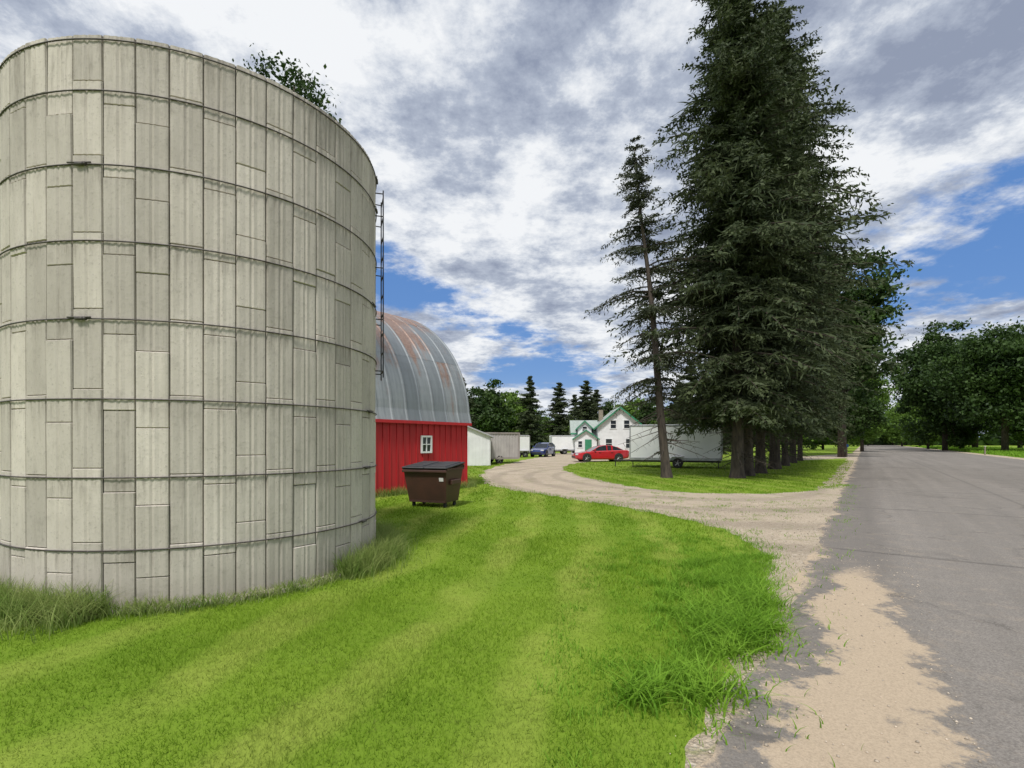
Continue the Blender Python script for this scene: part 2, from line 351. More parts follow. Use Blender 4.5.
dens=math_(nt,'ADD',math_(nt,'MULTIPLY',big,0.55),math_(nt,'ADD',math_(nt,'MULTIPLY',med,0.45),math_(nt,'MULTIPLY',fine,0.18)))
dens0=dens
for (bx,by,br,am) in ((-0.50,2.02,0.33,-0.22),(-0.2,2.35,0.3,-0.11),(0.16,2.95,0.5,-0.12),(1.53,1.5,0.5,-0.09),(0.05,1.0,0.55,0.14),(-0.5,1.2,0.3,0.05),(0.75,0.85,0.4,0.08)):
    dx=math_(nt,'SUBTRACT',math_(nt,'DIVIDE',sp.outputs[0],zz),bx); dy=math_(nt,'SUBTRACT',math_(nt,'DIVIDE',sp.outputs[1],zz),by)
    d2=math_(nt,'ADD',math_(nt,'MULTIPLY',dx,dx),math_(nt,'MULTIPLY',dy,dy))
    g_=math_(nt,'EXPONENT',math_(nt,'MULTIPLY',d2,-1.0/(br*br)))
    dens=math_(nt,'ADD',dens,math_(nt,'MULTIPLY',g_,am))
mask=sstep(nt,dens,0.46,0.545)
mp=nt.nodes.new('ShaderNodeMapping'); mp.inputs['Location'].default_value=(0.13,0.10,0.0); nt.links.new(P,mp.inputs[0])
med2=noise(nt,mp.outputs[0],2.6,11,0.66,0.05)
sh=math_(nt,'ADD',math_(nt,'MULTIPLY',med2,0.95),math_(nt,'ADD',math_(nt,'MULTIPLY',dens0,0.10),math_(nt,'MULTIPLY',fine,0.15)))
cc=ramp(nt,sh,[(0.53,(6.9,7.05,7.25)),(0.59,(5.4,5.7,6.2)),(0.65,(3.5,3.9,4.7)),(0.74,(2.2,2.55,3.4))])
blue=mixc(nt,0.75,sky.outputs[0],(0.7,1.85,4.6))
col=mixc(nt,mask,blue,cc)
hz=math_(nt,'SUBTRACT',1.0,sstep(nt,sp.outputs[2],-0.02,0.15))
col=mixc(nt,math_(nt,'MULTIPLY',hz,0.4),col,(4.8,5.5,6.5))
nt.links.new(col,bg.inputs['Color'])
sd=bpy.data.lights.new('sun','SUN'); sd.energy=3.6; sd.angle=math.radians(10); sd.color=(1,0.96,0.9)
so=bpy.data.objects.new('sun',sd); COL.objects.link(so)
dv=Vector((math.sin(SUNAZ)*math.cos(SUNEL),math.cos(SUNAZ)*math.cos(SUNEL),math.sin(SUNEL)))
so.rotation_euler=dv.to_track_quat('Z','Y').to_euler(); so.location=(0,-20,40)
cd=bpy.data.cameras.new('camera'); cam=bpy.data.objects.new('camera',cd); COL.objects.link(cam)
cam.location=(0,0,H); cam.rotation_euler=(math.radians(90),0,0)
cd.sensor_width=36; cd.lens=F/1024*36; cd.shift_y=58/1024; cd.clip_end=9000; SC.camera=cam
SC.view_settings.view_transform='Standard'; SC.view_settings.look='None'; SC.view_settings.exposure=0

# ------------------------------------------------------------ ground / road / gravel
def sheet(name,poly,z,mat_):
    n=len(poly)
    r_=delaunay_2d_cdt([Vector((p[0],p[1])) for p in poly],[(i,(i+1)%n) for i in range(n)],[],1,1e-5)
    vs=[(v[0],v[1],z) for v in r_[0]]
    fs=[]
    for f in r_[2]:
        f=list(f); a=sum(vs[f[i]][0]*vs[f[(i+1)%len(f)]][1]-vs[f[(i+1)%len(f)]][0]*vs[f[i]][1] for i in range(len(f)))
        fs.append(f if a>0 else f[::-1])
    me=bpy.data.meshes.new(name); me.from_pydata(vs,[],fs); me.update(); me.materials.append(mat_)
    o=link(name,me); o['kind']='structure'; return o
def rough(poly,step=0.15,amp=0.12,closed=True):
    out=[]; n=len(poly)
    for i in range(n):
        a=np.array(poly[i]); b_=np.array(poly[(i+1)%n]); L=np.linalg.norm(b_-a)
        zc=max(2.0,min(a[1],b_[1])); st_=max(step,zc*0.012); k=max(1,int(L/st_)); k=min(k,400)
        nrm=np.array([-(b_-a)[1],(b_-a)[0]])/(L+1e-6)
        for j in range(k):
            p=a+(b_-a)*j/k
            q=amp*(0.6*math.sin(p[0]*2.1+p[1]*1.3)+0.5*math.sin(p[0]*5.3-p[1]*4.1+1)+0.4*math.sin(p[0]*11.3+p[1]*9.1)+0.6*(random.random()-0.5))*min(1.6,0.5+zc*0.04)
            out.append(tuple(p+nrm*q))
    return out
sheet('ground',[(-4000,-4000),(4000,-4000),(4000,4000),(-4000,4000)],0.0,M['ground'])
RB=15.0
def RL(Z,b=-0.81): return (0.706*Z+b,Z)
def smooth_poly(pts,it=2):
    for _ in range(it):
        q=[]; n=len(pts)
        for i in range(n):
            a=pts[i]; b_=pts[(i+1)%n]
            q.append((a[0]*.75+b_[0]*.25,a[1]*.75+b_[1]*.25)); q.append((a[0]*.25+b_[0]*.75,a[1]*.25+b_[1]*.75))
        pts=q
    return pts
pxl=[(480,478),(488,485),(520,491),(560,497),(600,503),(640,510),(690,520),(728,532),(748,543),(766,556),(768,575),(756,610),(734,650),(706,700),(680,770),(640,880)]
drive=[G(*p) for p in pxl]
drive+=[(0.0,0.0),(-2.6,-3),RL(-3,0.2),RL(0,-0.5),RL(5,-0.5),RL(12,-0.5),RL(19,-0.5)]
drive+=[G(*p) for p in [(846,485),(825,489),(790,493),(740,494),(690,493),(640,488),(600,481),(572,474),(560,468),(572,463.5),(600,461),(640,459),(700,457),(720,453),(640,452),(560,452.5),(545,456),(505,464),(485,470)]]
DRIVE=smooth_poly(drive,1)
sheet('driveway',rough(DRIVE,0.08,0.12),0.004,M['gravel'])
shl=[RL(18,-0.5),RL(40,-0.4),RL(90,-0.4),RL(400,-0.4),RL(400,-2.2),RL(90,-2.0),RL(40,-1.7),RL(18,-1.6)]
sheet('road_shoulder',rough(shl,0.3,0.12),0.005,M['gravel'])
shr=[RL(-40,RB-0.3),RL(-40,RB+1.6),RL(90,RB+1.8),RL(400,RB+1.6),RL(400,RB-0.3)]
sheet('road_shoulder',rough(shr,0.5,0.15),0.004,M['gravel'])
sheet('side_driveway',rough([G(780,461),G(800,456.5),G(868,452.5),G(866,457),G(830,459)],0.4,0.15),0.0045,M['gravel'])
rd=[RL(-60,-0.81)]
Z=-2.0
while Z<60:
    rd.append(RL(Z,-0.81+0.07*math.sin(Z*1.7)+0.05*math.sin(Z*4.9)+0.07*(random.random()-.5))); Z+=0.12 if Z<12 else 0.5
rd+=[RL(150),RL(700,-0.9),RL(700,RB),RL(-60,RB)]
sheet('road',rd,0.009,M['road'])

def inpoly(X,Y,poly):
    ins=np.zeros(len(X),bool); n=len(poly); j=n-1
    for i in range(n):
        xi,yi=poly[i]; xj,yj=poly[j]
        if yi!=yj:
            c_=((yi>Y)!=(yj>Y))&(X<(xj-xi)*(Y-yi)/(yj-yi)+xi); ins^=c_
        j=i
    return ins
SX,SY,SR=-4.25,7.2,2.2
BX,BY=-1.7,18.9
def lawn_ok(X,Y):
    ok=~inpoly(X,Y,DRIVE)
    ok&=(X<0.706*Y-0.81-0.18)|((Y<20)&(X<0.706*Y-0.81-0.1))
    ok&=((X-SX)**2+(Y-SY)**2>(SR+0.05)**2)
    u=(X-BX)*0.6+(Y-BY)*0.8; v_=-(X-BX)*0.8+(Y-BY)*0.6
    ok&=~((u<0)&(u>-9.2)&(v_>0)&(v_<8.3)); return ok
def blades(X,Y,h,wd,lean,segs=1,z0=0.0):
    n=len(X); a=rng.uniform(0,2*np.pi,n); la=rng.uniform(0,2*np.pi,n)
    dx,dy=np.cos(a)*wd/2,np.sin(a)*wd/2; lx,ly=np.cos(la)*lean*h,np.sin(la)*lean*h
    if segs==1:
        V=np.stack([np.stack([X-dx,Y-dy,np.full(n,z0)],1),np.stack([X+dx,Y+dy,np.full(n,z0)],1),np.stack([X+lx,Y+ly,h],1)],1).reshape(-1,3)
        return V,np.arange(3*n).reshape(n,3)
    rows=[]
    for k in range(segs+1):
        t_=k/segs; wk=(1-t_)**0.7*0.96+0.04
        cx=X+lx*t_**2; cy=Y+ly*t_**2; cz=z0+h*(t_-0.35*lean*t_**2)
        rows.append(np.stack([cx-dx*wk,cy-dy*wk,cz],1)); rows.append(np.stack([cx+dx*wk,cy+dy*wk,cz],1))
    V=np.stack(rows,1).reshape(-1,3); base=np.arange(n)*(2*(segs+1)); Fs=[]
    for k in range(segs):
        o=base+2*k; Fs.append(np.stack([o,o+1,o+3,o+2],1))
    return V,np.concatenate(Fs)
VV=[];FF=[];off=0
for z0_,z1_,den,hh,ww in ((1.6,5.5,3600,0.036,0.005),(5.5,9,1500,0.038,0.009),(9,14,560,0.04,0.015),(14,24,170,0.045,0.03),(24,46,45,0.055,0.06)):
    A=2.1*(z1_**2-z0_**2)/2; n=int(A*den*1.0)
    Y=np.sqrt(rng.uniform(z0_**2,z1_**2,n)); X=Y*rng.uniform(-1.25,0.85,n)
    ok=lawn_ok(X,Y); X,Y=X[ok],Y[ok]; n=len(X)
    patch=0.85+0.25*np.sin(X*1.3+Y*0.9)+0.2*np.sin(X*3.1-Y*2.3)+0.12*np.sin(X*7.7+Y*6.1)
    h=hh*rng.uniform(0.5,1.4,n)*patch
    V,Fc=blades(X,Y,h,ww*rng.uniform(0.6,1.5,n),rng.uniform(0.1,1.1,n))
    VV.append(V);FF.append(Fc+off);off+=len(V)
o=link('lawn_grass',npmesh('lawn_grass',np.concatenate(VV),np.concatenate(FF),[M['blade']])); o['kind']='stuff'; o['label']='mown green lawn grass beside the gravel drive'; o['category']='grass'

def clumpy(poly,nc,per,spread,seedoff=0):
    P_=np.array(poly); xs=rng.uniform(P_[:,0].min(),P_[:,0].max(),nc*6); ys=rng.uniform(P_[:,1].min(),P_[:,1].max(),nc*6)
    ok=inpoly(xs,ys,poly); xs,ys=xs[ok][:nc],ys[ok][:nc]
    X=np.repeat(xs,per)+rng.normal(0,spread,len(xs)*per); Y=np.repeat(ys,per)+rng.normal(0,spread,len(xs)*per)
    return X,Y
VV=[];FF=[];off=0
def addbl(X,Y,h0,h1,w0,w1,l0,l1,segs):
    global off
    n=len(X); V,Fc=blades(X,Y,rng.uniform(h0,h1,n),rng.uniform(w0,w1,n),rng.uniform(l0,l1,n),segs); VV.append(V);FF.append(Fc+off);off+=len(V)
X,Y=clumpy([G(520,700),G(560,620),G(585,560),G(640,530),G(700,535),G(768,556),G(776,578),G(735,655),G(690,790),G(560,790)],190,40,0.07); addbl(X,Y,0.03,0.09,0.005,0.010,0.3,1.2,2)
X,Y=clumpy([G(620,700),G(655,640),G(650,590),G(690,560),G(768,556),G(776,578),G(760,615),G(735,655),G(700,700)],210,50,0.06); addbl(X,Y,0.06,0.15,0.006,0.012,0.3,1.3,3)
X,Y=clumpy([G(640,700),G(670,640),G(740,600),G(778,575),G(770,625),G(750,665),G(715,720)],36,110,0.09); addbl(X,Y,0.12,0.29,0.01,0.018,0.5,1.5,4)
ed=np.array(DRIVE); idx=rng.integers(0,len(ed),620); jt=rng.uniform(0,1,620)[:,None]
pts=ed[idx]*(1-jt)+ed[(idx+1)%len(ed)]*jt
pts=pts[(pts[:,1]>3)&(pts[:,1]<26)]
X=np.repeat(pts[:,0],16)+rng.normal(0,0.17,len(pts)*16); Y=np.repeat(pts[:,1],16)+rng.normal(0,0.17,len(pts)*16); addbl(X,Y,0.03,0.11,0.006,0.014,0.3,1.2,3)
X,Y=clumpy([G(640,512),G(740,545),G(775,556),G(830,500),G(740,498),G(600,486),G(560,492)],110,24,0.10); addbl(X,Y,0.02,0.08,0.006,0.014,0.3,1.3,2)
o=link('roadside_weeds',npmesh('roadside_weeds',np.concatenate(VV),np.concatenate(FF),[M['weed']])); o['kind']='stuff'; o['label']='lush bright green weeds along the gravel edge'; o['category']='weeds'
VV=[];FF=[];off=0
def ring(a0,a1,n,hm,sp_):
    a=np.radians(rng.uniform(a0,a1,n)); r=SR+0.04+np.abs(rng.normal(0,sp_,n))
    return SX+np.cos(a)*r,SY+np.sin(a)*r,hm*rng.uniform(0.4,1.1,n)
for a0,a1,n,hm,sp_ in ((-190,-84,9500,0.40,0.25),(-90,-70,700,0.2,0.12),(-70,-25,1300,0.17,0.10),(-25,60,5000,0.45,0.2),(60,170,2500,0.4,0.25)):
    X,Y,h=ring(a0,a1,n,hm,sp_); V,Fc=blades(X,Y,h,rng.uniform(0.005,0.011,n),rng.uniform(0.2,1.2,n),4); VV.append(V);FF.append(Fc+off);off+=len(V)
n=3500; u=rng.uniform(-9,0.3,n); dd=np.abs(rng.normal(0,0.14,n))+0.05
X=BX+u*0.6+dd*0.8; Y=BY+u*0.8-dd*0.6; V,Fc=blades(X,Y,rng.uniform(0.1,0.4,n),rng.uniform(0.01,0.02,n),rng.uniform(0.2,1.0,n),3); VV.append(V);FF.append(Fc+off);off+=len(V)
o=link('tall_grass',npmesh('tall_grass',np.concatenate(VV),np.concatenate(FF),[M['straw']])); o['kind']='stuff'; o['label']='unmown seeding grass around the silo and barn'; o['category']='grass'
n=20000; Y=np.sqrt(rng.uniform(2.2**2,14**2,n)); X=Y*rng.uniform(-0.2,1.0,n)
tt_=(X-0.706*Y+0.81)*0.817
ok=(inpoly(X,Y,DRIVE)&(tt_<0.1))|((tt_>-0.3)&(tt_<1.2)&(rng.uniform(0,1,n)<0.4)&(Y<8)); X,Y=X[ok],Y[ok]; n=len(X)
r=rng.uniform(0.003,0.012,n)*rng.uniform(0.6,1.3,n)
octa=np.array([(1,0,0),(0,1,0),(-1,0,0),(0,-1,0),(0,0,1),(0,0,-1)],float); of=np.array([(0,1,4),(1,2,4),(2,3,4),(3,0,4),(1,0,5),(2,1,5),(3,2,5),(0,3,5)])
V=octa[None]*r[:,None,None]*rng.uniform(0.6,1.3,(n,6,1)); V[:,:,2]*=0.7; V+=np.stack([X,Y,np.full(n,0.012)],1)[:,None]
V=V.reshape(-1,3); Fc=(of[None]+6*np.arange(n)[:,None,None]).reshape(-1,3)
peb=pm('pebbles',(0.54,0.46,0.36),(0.34,0.29,0.235),30,0.9,0,0,0.4)
o=link('loose_pebbles',npmesh('loose_pebbles',V,Fc,[peb])); o['kind']='stuff'; o['label']='loose pebbles scattered over the gravel shoulder'; o['category']='gravel'

# ------------------------------------------------------------ silo
silo=empty('silo',(SX,SY,0),0,'roofless pale concrete stave silo with steel hoops beside a lawn','silo')
NS=46; TOP=5.78; hoops=[0.61,1.34,2.13,2.93,3.71,4.47,5.21]
prof=[(0.0,-0.018),(0.03,0.0),(0.10,0.003),(0.22,0.0005),(0.30,-0.002),(0.42,0.003),(0.5,-0.006),(0.58,0.003),(0.70,-0.002),(0.78,0.0005),(0.90,0.003),(0.97,0.0),(1.0,-0.018)]
mb=MB()
offs=[0.06,-0.11,0.05,-0.22,0.07,-0.12,-0.30,0.05,-0.12,0.24]
for i in range(NS):
    a0=2*math.pi*i/NS; da=2*math.pi/NS; o_=offs[i%10]+random.uniform(-.03,.03)
    js=[0.0]+[h+o_+random.uniform(-.02,.02) for h in (hoops if o_<0.1 else hoops[:-1])]+[TOP]
    for k in range(len(js)-1):
        z0,z1=js[k],js[k+1]
        if z1-z0<0.05: continue
        off_=random.uniform(-0.006,0.006); tilt=random.uniform(0.0,0.011); vs=[]
        for (z,ro) in ((z0,-0.02),(z0+0.009,0.0),((z0+z1)/2,0),(z1-0.009,0.0),(z1,-0.02)):
            for (u,po) in prof:
                a=a0+da*(0.008+0.984*u); fz=(1-(z1-z)/(z1-z0))
                rr=SR+off_+po+ro+tilt*fz
                vs.append((math.cos(a)*rr,math.sin(a)*rr,z))
        n=len(prof); fs=[(r_*n+c_,r_*n+c_+1,(r_+1)*n+c_+1,(r_+1)*n+c_) for r_ in range(4) for c_ in range(n-1)]
        mb.add(vs,fs,0)
ns=92; ri=SR-0.018; rin=SR-0.07
vs=[];
for z,r_ in ((0,ri),(TOP-0.01,ri),(TOP-0.01,rin),(0,rin)):
    for i in range(ns):
        a=2*math.pi*i/ns; vs.append((math.cos(a)*r_,math.sin(a)*r_,z))
fs=[(k*ns+i,k*ns+(i+1)%ns,(k+1)*ns+(i+1)%ns,(k+1)*ns+i) for k in range(3) for i in range(ns)]
mb.add(vs,fs,1)
wall=mb.obj('wall',[M['stave'],M['gap']]); child(wall,silo)
mb=MB(); vs=[]
for z,r_ in ((0.0,SR+0.10),(0.035,SR+0.09),(0.05,SR+0.0)):
    for i in range(ns):
        a=2*math.pi*i/ns; q=r_+0.01*math.sin(i*1.7); vs.append((math.cos(a)*q,math.sin(a)*q,z))
mb.add(vs,[(k*ns+i,k*ns+(i+1)%ns,(k+1)*ns+(i+1)%ns,(k+1)*ns+i) for k in range(2) for i in range(ns)])
child(mb.obj('footing',[M['concrete']]),silo)
for hi,hz_ in enumerate(hoops+[TOP-0.06]):
    mb=MB(); nn=128; rr=SR+0.016; tr=0.0075
    vs=[]; 
    for i in range(nn):
        a=2*math.pi*i/nn
        for j in range(6):
            bb=2*math.pi*j/6; q=rr+math.cos(bb)*tr; vs.append((math.cos(a)*q,math.sin(a)*q,hz_+math.sin(bb)*tr))
    fs=[(i*6+j,((i+1)%nn)*6+j,((i+1)%nn)*6+(j+1)%6,i*6+(j+1)%6) for i in range(nn) for j in range(6)]
    mb.add(vs,fs)
    if hi in (3,5): lugs=[-91.5,25,140]
    else: lugs=[-8+hi*3,75,215]
    for la in lugs:
        a=math.radians(la); c_=(math.cos(a)*(rr+0.012),math.sin(a)*(rr+0.012),hz_)
        mb.box(c_,(0.03,0.085,0.035),0,a,0.008)
        tx,ty=-math.sin(a),math.cos(a)
        mb.cyl((c_[0]-tx*0.12,c_[1]-ty*0.12,hz_+0.012),(c_[0]+tx*0.12,c_[1]+ty*0.12,hz_+0.012),0.008,0.008,6)
        mb.box((c_[0]+tx*0.06,c_[1]+ty*0.06,hz_),(0.03,0.02,0.03),0,a)
    child(mb.obj('hoop',[M['rust_steel']],True),silo)
mb=MB(); ph=[math.radians(14),math.radians(24)]
for p in ph:
    x,y=math.cos(p)*(SR+.12),math.sin(p)*(SR+.12)
    mb.cyl((x,y,2.7),(x,y,5.6),0.011,0.011,6)
    for z in (2.8,3.6,4.4,5.2,5.55): mb.cyl((x,y,z),(math.cos(p)*SR,math.sin(p)*SR,z),0.009,0.009,5)
z=2.8
while z<5.6:
    mb.cyl((math.cos(ph[0])*(SR+.12),math.sin(ph[0])*(SR+.12),z),(math.cos(ph[1])*(SR+.12),math.sin(ph[1])*(SR+.12),z),0.008,0.008,6); z+=0.3
child(mb.obj('ladder',[M['black']]),silo)

# ------------------------------------------------------------ barn
TH=math.atan2(0.8,0.6)
barn=empty('barn',(BX,BY,0),TH,'red board barn with rusty rounded galvanised metal roof','barn')
L=9.0; W=8.2; EA=2.5; RG=7.0
def arch(t_):
    a=t_*math.radians(78); r0=1/ (1-math.cos(math.radians(78)))
    return ((1-math.cos(a))*r0*(W/2), EA+ math.sin(a)/math.sin(math.radians(78))*(RG-EA))
mb=MB()
mb.box((-L/2,0.06,EA/2),(L,0.12,EA)); mb.box((-L/2,W-0.06,EA/2),(L,0.12,EA))
for gx in (-0.06,-L+0.06):
    pts=[(0.125,0.0),(0.125,EA)]+[(arch(t_/12)[0]+0.10,arch(t_/12)[1]-0.04) for t_ in range(1,13)]
    full=pts+[(W-p[0],p[1]) for p in pts[::-1]]
    n=len(full); vs=[(gx-0.05,p[0],p[1]) for p in full]+[(gx+0.05,p[0],p[1]) for p in full]
    mb.add(vs,[tuple(range(n)),tuple(range(2*n-1,n-1,-1))]+[(i,n+i,n+(i+1)%n,(i+1)%n) for i in range(n)])
x=-0.02
while x>-L:
    mb.box((x,-0.012,EA/2+0.02),(0.035,0.03,EA-0.05)); x-=0.28
child(mb.obj('wall',[M['barn_red']]),barn)
mb=MB(); x=0.10; pw=0.62
while x>-L-0.1:
    x1=x-pw
    for side in (0,1):
        for (ta,tb) in ((0,0.36),(0.355,0.70),(0.695,1.0)):
            K=8; cols=[0,0.06,0.12,0.5,0.88,0.94,1.0]; hs=[0.028,0.028,0,0.006,0,0.028,0.028]; lift=0.004 if ta==0 else (0.008 if ta<0.5 else 0.012)
            vs=[]
            for k in range(K+1):
                t_=ta+(tb-ta)*k/K; y,z=arch(t_); y2,z2=arch(min(1.0,t_+0.01)); y1,z1_=arch(max(0.0,t_-0.01))
                nx=Vector((y2-y1,z2-z1_)).normalized(); nrm=Vector((-nx.y,nx.x))
                for c_,h_ in zip(cols,hs):
                    yy=y+nrm.x*(h_+lift+0.02); zz_=z+nrm.y*(h_+lift+0.02)
                    if k==0 and ta==0: yy-=0.10; zz_-=0.12
                    if side: yy=W-yy
                    vs.append((x-(x-x1)*c_*0.995,yy,zz_))
            n=len(cols); mb.add(vs,[(k*n+c_,k*n+c_+1,(k+1)*n+c_+1,(k+1)*n+c_) for k in range(K) for c_ in range(n-1)])
    x=x1
roof=mb.obj('roof',[M['barn_roof']]); child(roof,barn)
mb=MB(); mb.box((-L/2,-0.16,EA-0.14),(L+0.15,0.03,0.10),0)
child(mb.obj('eave_board',[M['barn_red']]),barn)
wx=-(2.12)
wn=MB()
ww,wh=0.38,0.48; wz=1.62
for (cx_,cz_,sx_,sz_) in ((0,wh/2+.03,ww+.12,.06),(0,-wh/2-.03,ww+.12,.06),(-ww/2-.03,0,.06,wh),(ww/2+.03,0,.06,wh),(0,0,.03,wh),(0,0,ww,.03)):
    wn.box((wx+cx_,-0.045,wz+cz_),(sx_,0.05 if sx_>0.04 and sz_>0.04 else 0.03,sz_))
wo=MB(); wo.box((wx,-0.02,wz),(ww,0.02,wh))
po=wo.obj('window',[M['glass']]); child(po,barn)
fo=wn.obj('frame',[M['white']]); child(fo,po)

# ------------------------------------------------------------ dumpster
dmp=empty('dumpster',(PX(434,13.3),13.3,0),math.radians(-20),'brown steel rubbish dumpster with black plastic lid by the barn','dumpster')
mb=MB(); w2=0.62
pr=[(-0.36,0.14),(0.36,0.14),(0.50,1.08),(-0.50,0.98)]
vs=[(-w2,p[0],p[1]) for p in pr]+[(w2,p[0],p[1]) for p in pr]
vs[0]=(-w2+.08,-.34,.14);vs[4]=(w2-.08,-.34,.14);vs[1]=(-w2+.08,.36,.14);vs[5]=(w2-.08,.36,.14)
mb.add(vs,[(0,1,2,3),(7,6,5,4),(0,4,5,1),(1,5,6,2),(3,7,4,0),(2,6,7,3)])
mb.box((0,-0.525,0.95),(2*w2+0.05,0.06,0.07),0,0,0.015); mb.box((0,0.52,1.06),(2*w2+0.05,0.06,0.07),0,0,0.015)
mb.box((0,-0.345,0.16),(2*w2-0.2,0.04,0.05))
for sx_ in (-1,1):
    mb.box((sx_*(w2+0.005),0,0.66),(0.09,0.55,0.13),0,0,0.015); mb.box((sx_*(w2+0.01),0,1.0),(0.05,1.0,0.05))
child(mb.obj('body',[M['brown']]),dmp)
for sx_ in (-1,1):
    mb=MB(); q=MB(); q.box((0,0,0),(w2+0.03,1.12,0.05),0,0,0.02); q.box((0,0,0.03),(w2-0.12,0.9,0.03),0,0,0.013)
    mb.add(q.v,q.f,0,Matrix.Translation((sx_*(w2/2+0.02),0.0,1.085))@Matrix.Rotation(math.radians(5.5),4,'X'))
    child(mb.obj('lid',[M['lid']]),dmp)
for sx_ in (-1,1):
    for sy_ in (-0.25,0.28):
        mb=MB(); mb.cyl((sx_*0.46-0.02,sy_,0.065),(sx_*0.46+0.02,sy_,0.065),0.062,0.062,14); mb.box((sx_*0.46,sy_,0.125),(0.07,0.08,0.03))
        child(mb.obj('caster',[M['tyre']]),dmp)
mb=MB(); q=MB(); q.box((0,0,0),(0.12,0.012,0.09)); mb.add(q.v,q.f,0,Matrix.Translation((0.46,-0.462,0.74))@Matrix.Rotation(math.radians(10),4,'X')); child(mb.obj('sticker',[M['sticker']]),dmp)

# ------------------------------------------------------------ outbuildings
def window(parent,x,z,w_,h_,y,fm='white'):
    o1=MB(); o2=MB(); fr_=0.09
    def bx(o,cx_,cz_,sx_,sz_,dp,d): o.box((x+cx_,y-d,z+cz_),(sx_,dp,sz_))
    bx(o1,0,0,w_,h_,0.03,0.015)
    for c_ in ((0,h_/2,w_+2*fr_,fr_),(0,-h_/2,w_+2*fr_,fr_),(-w_/2,0,fr_,h_-fr_),(w_/2,0,fr_,h_-fr_),(0,0,w_-fr_,0.05)): bx(o2,*c_,0.07,0.04)
    p=o1.obj('window',[M['glass']]); child(p,parent); f_=o2.obj('frame',[M[fm]]); child(f_,p)
sh_=empty('shed',(PX(478,36),36,0),math.radians(8),'small white shed with grey slanting roof beside the barn','shed')
mb=MB(); mb.prism([(-1.3,0),(0.9,0),(0.9,2.1),(-1.3,3.0)],0,4,0); 
for k in range(9): mb.box((-1.2+k*0.25,-0.01,1.05),(0.03,0.03,2.0))
child(mb.obj('wall',[M['white']]),sh_)
mb=MB(); mb.prism([(-1.5,3.08),(1.15,2.0),(1.15,2.1),(-1.5,3.18)],-0.2,4.2,0); child(mb.obj('roof',[M['roof_grey']]),sh_)
def wheel(parent,c,r,w_,axis,name='wheel'):
    ax=Vector(axis); c=Vector(c); mb=MB(); n=24
    prf=[(-0.5,0.62),(-0.5,0.93),(-0.38,1.0),(0.38,1.0),(0.5,0.93),(0.5,0.62)]
    a=ax.orthogonal().normalized(); bb=ax.cross(a); vs=[]
    for i in range(n):
        an=2*math.pi*i/n; d=a*math.cos(an)+bb*math.sin(an)
        for u,q in prf: vs.append(c+ax*u*w_+d*q*r)
    m_=len(prf); mb.add(vs,[(i*m_+j,((i+1)%n)*m_+j,((i+1)%n)*m_+(j+1)%m_,i*m_+(j+1)%m_) for i in range(n) for j in range(m_)])
    t_=mb.obj('tyre',[M['tyre']],True,40)
    mb=MB(); mb.cyl(c-ax*w_*0.4,c+ax*w_*0.4,r*0.2,r*0.2,12); 
    mb.cyl(c-ax*w_*0.15,c+ax*w_*0.3,r*0.63,r*0.6,24,1)
    for i in range(5):
        an=2*math.pi*i/5; d=a*math.cos(an)+bb*math.sin(an); mb.cyl(c+ax*w_*0.38,c+ax*w_*0.36+d*r*0.6,r*0.09,r*0.07,6)
    q=mb.obj('rim',[M['rim'],M['black']]); 
    wh_=bpy.data.objects.new(name,None); wh_.empty_display_size=.1; COL.objects.link(wh_); child(wh_,parent); child(t_,wh_); child(q,wh_)
# grey storage trailer
ct=empty('storage_trailer',(PX(491,40),40,0),math.radians(24),'grey brown ribbed storage trailer on the gravel yard','trailer')
mb=MB(); mb.box((0,0,1.42),(3.9,2.2,1.95),0)
k=-1.8
while k<1.85: mb.box((k,-1.115,1.42),(0.05,0.03,1.8)); k+=0.24
child(mb.obj('body',[M['container_side'],M['grey_wall']]),ct)
mb=MB()
for sx_ in (-1,1):
    for sy_ in (-1,1): mb.box((sx_*1.95,sy_*1.1,1.42),(0.12,0.12,2.05)); 
for sy_ in (-1,1): mb.box((0,sy_*1.1,2.40),(3.8,0.14,0.1)); mb.box((0,sy_*1.1,0.42),(3.8,0.14,0.14)); 
for sx_ in (-1,1): mb.box((sx_*1.95,0,2.40),(0.14,2.1,0.1))
child(mb.obj('frame',[M['grey_wall']]),ct)
for sy_ in (-1,1): wheel(ct,(0.3,sy_*1.0,0.33),0.33,0.2,(0,sy_,0))

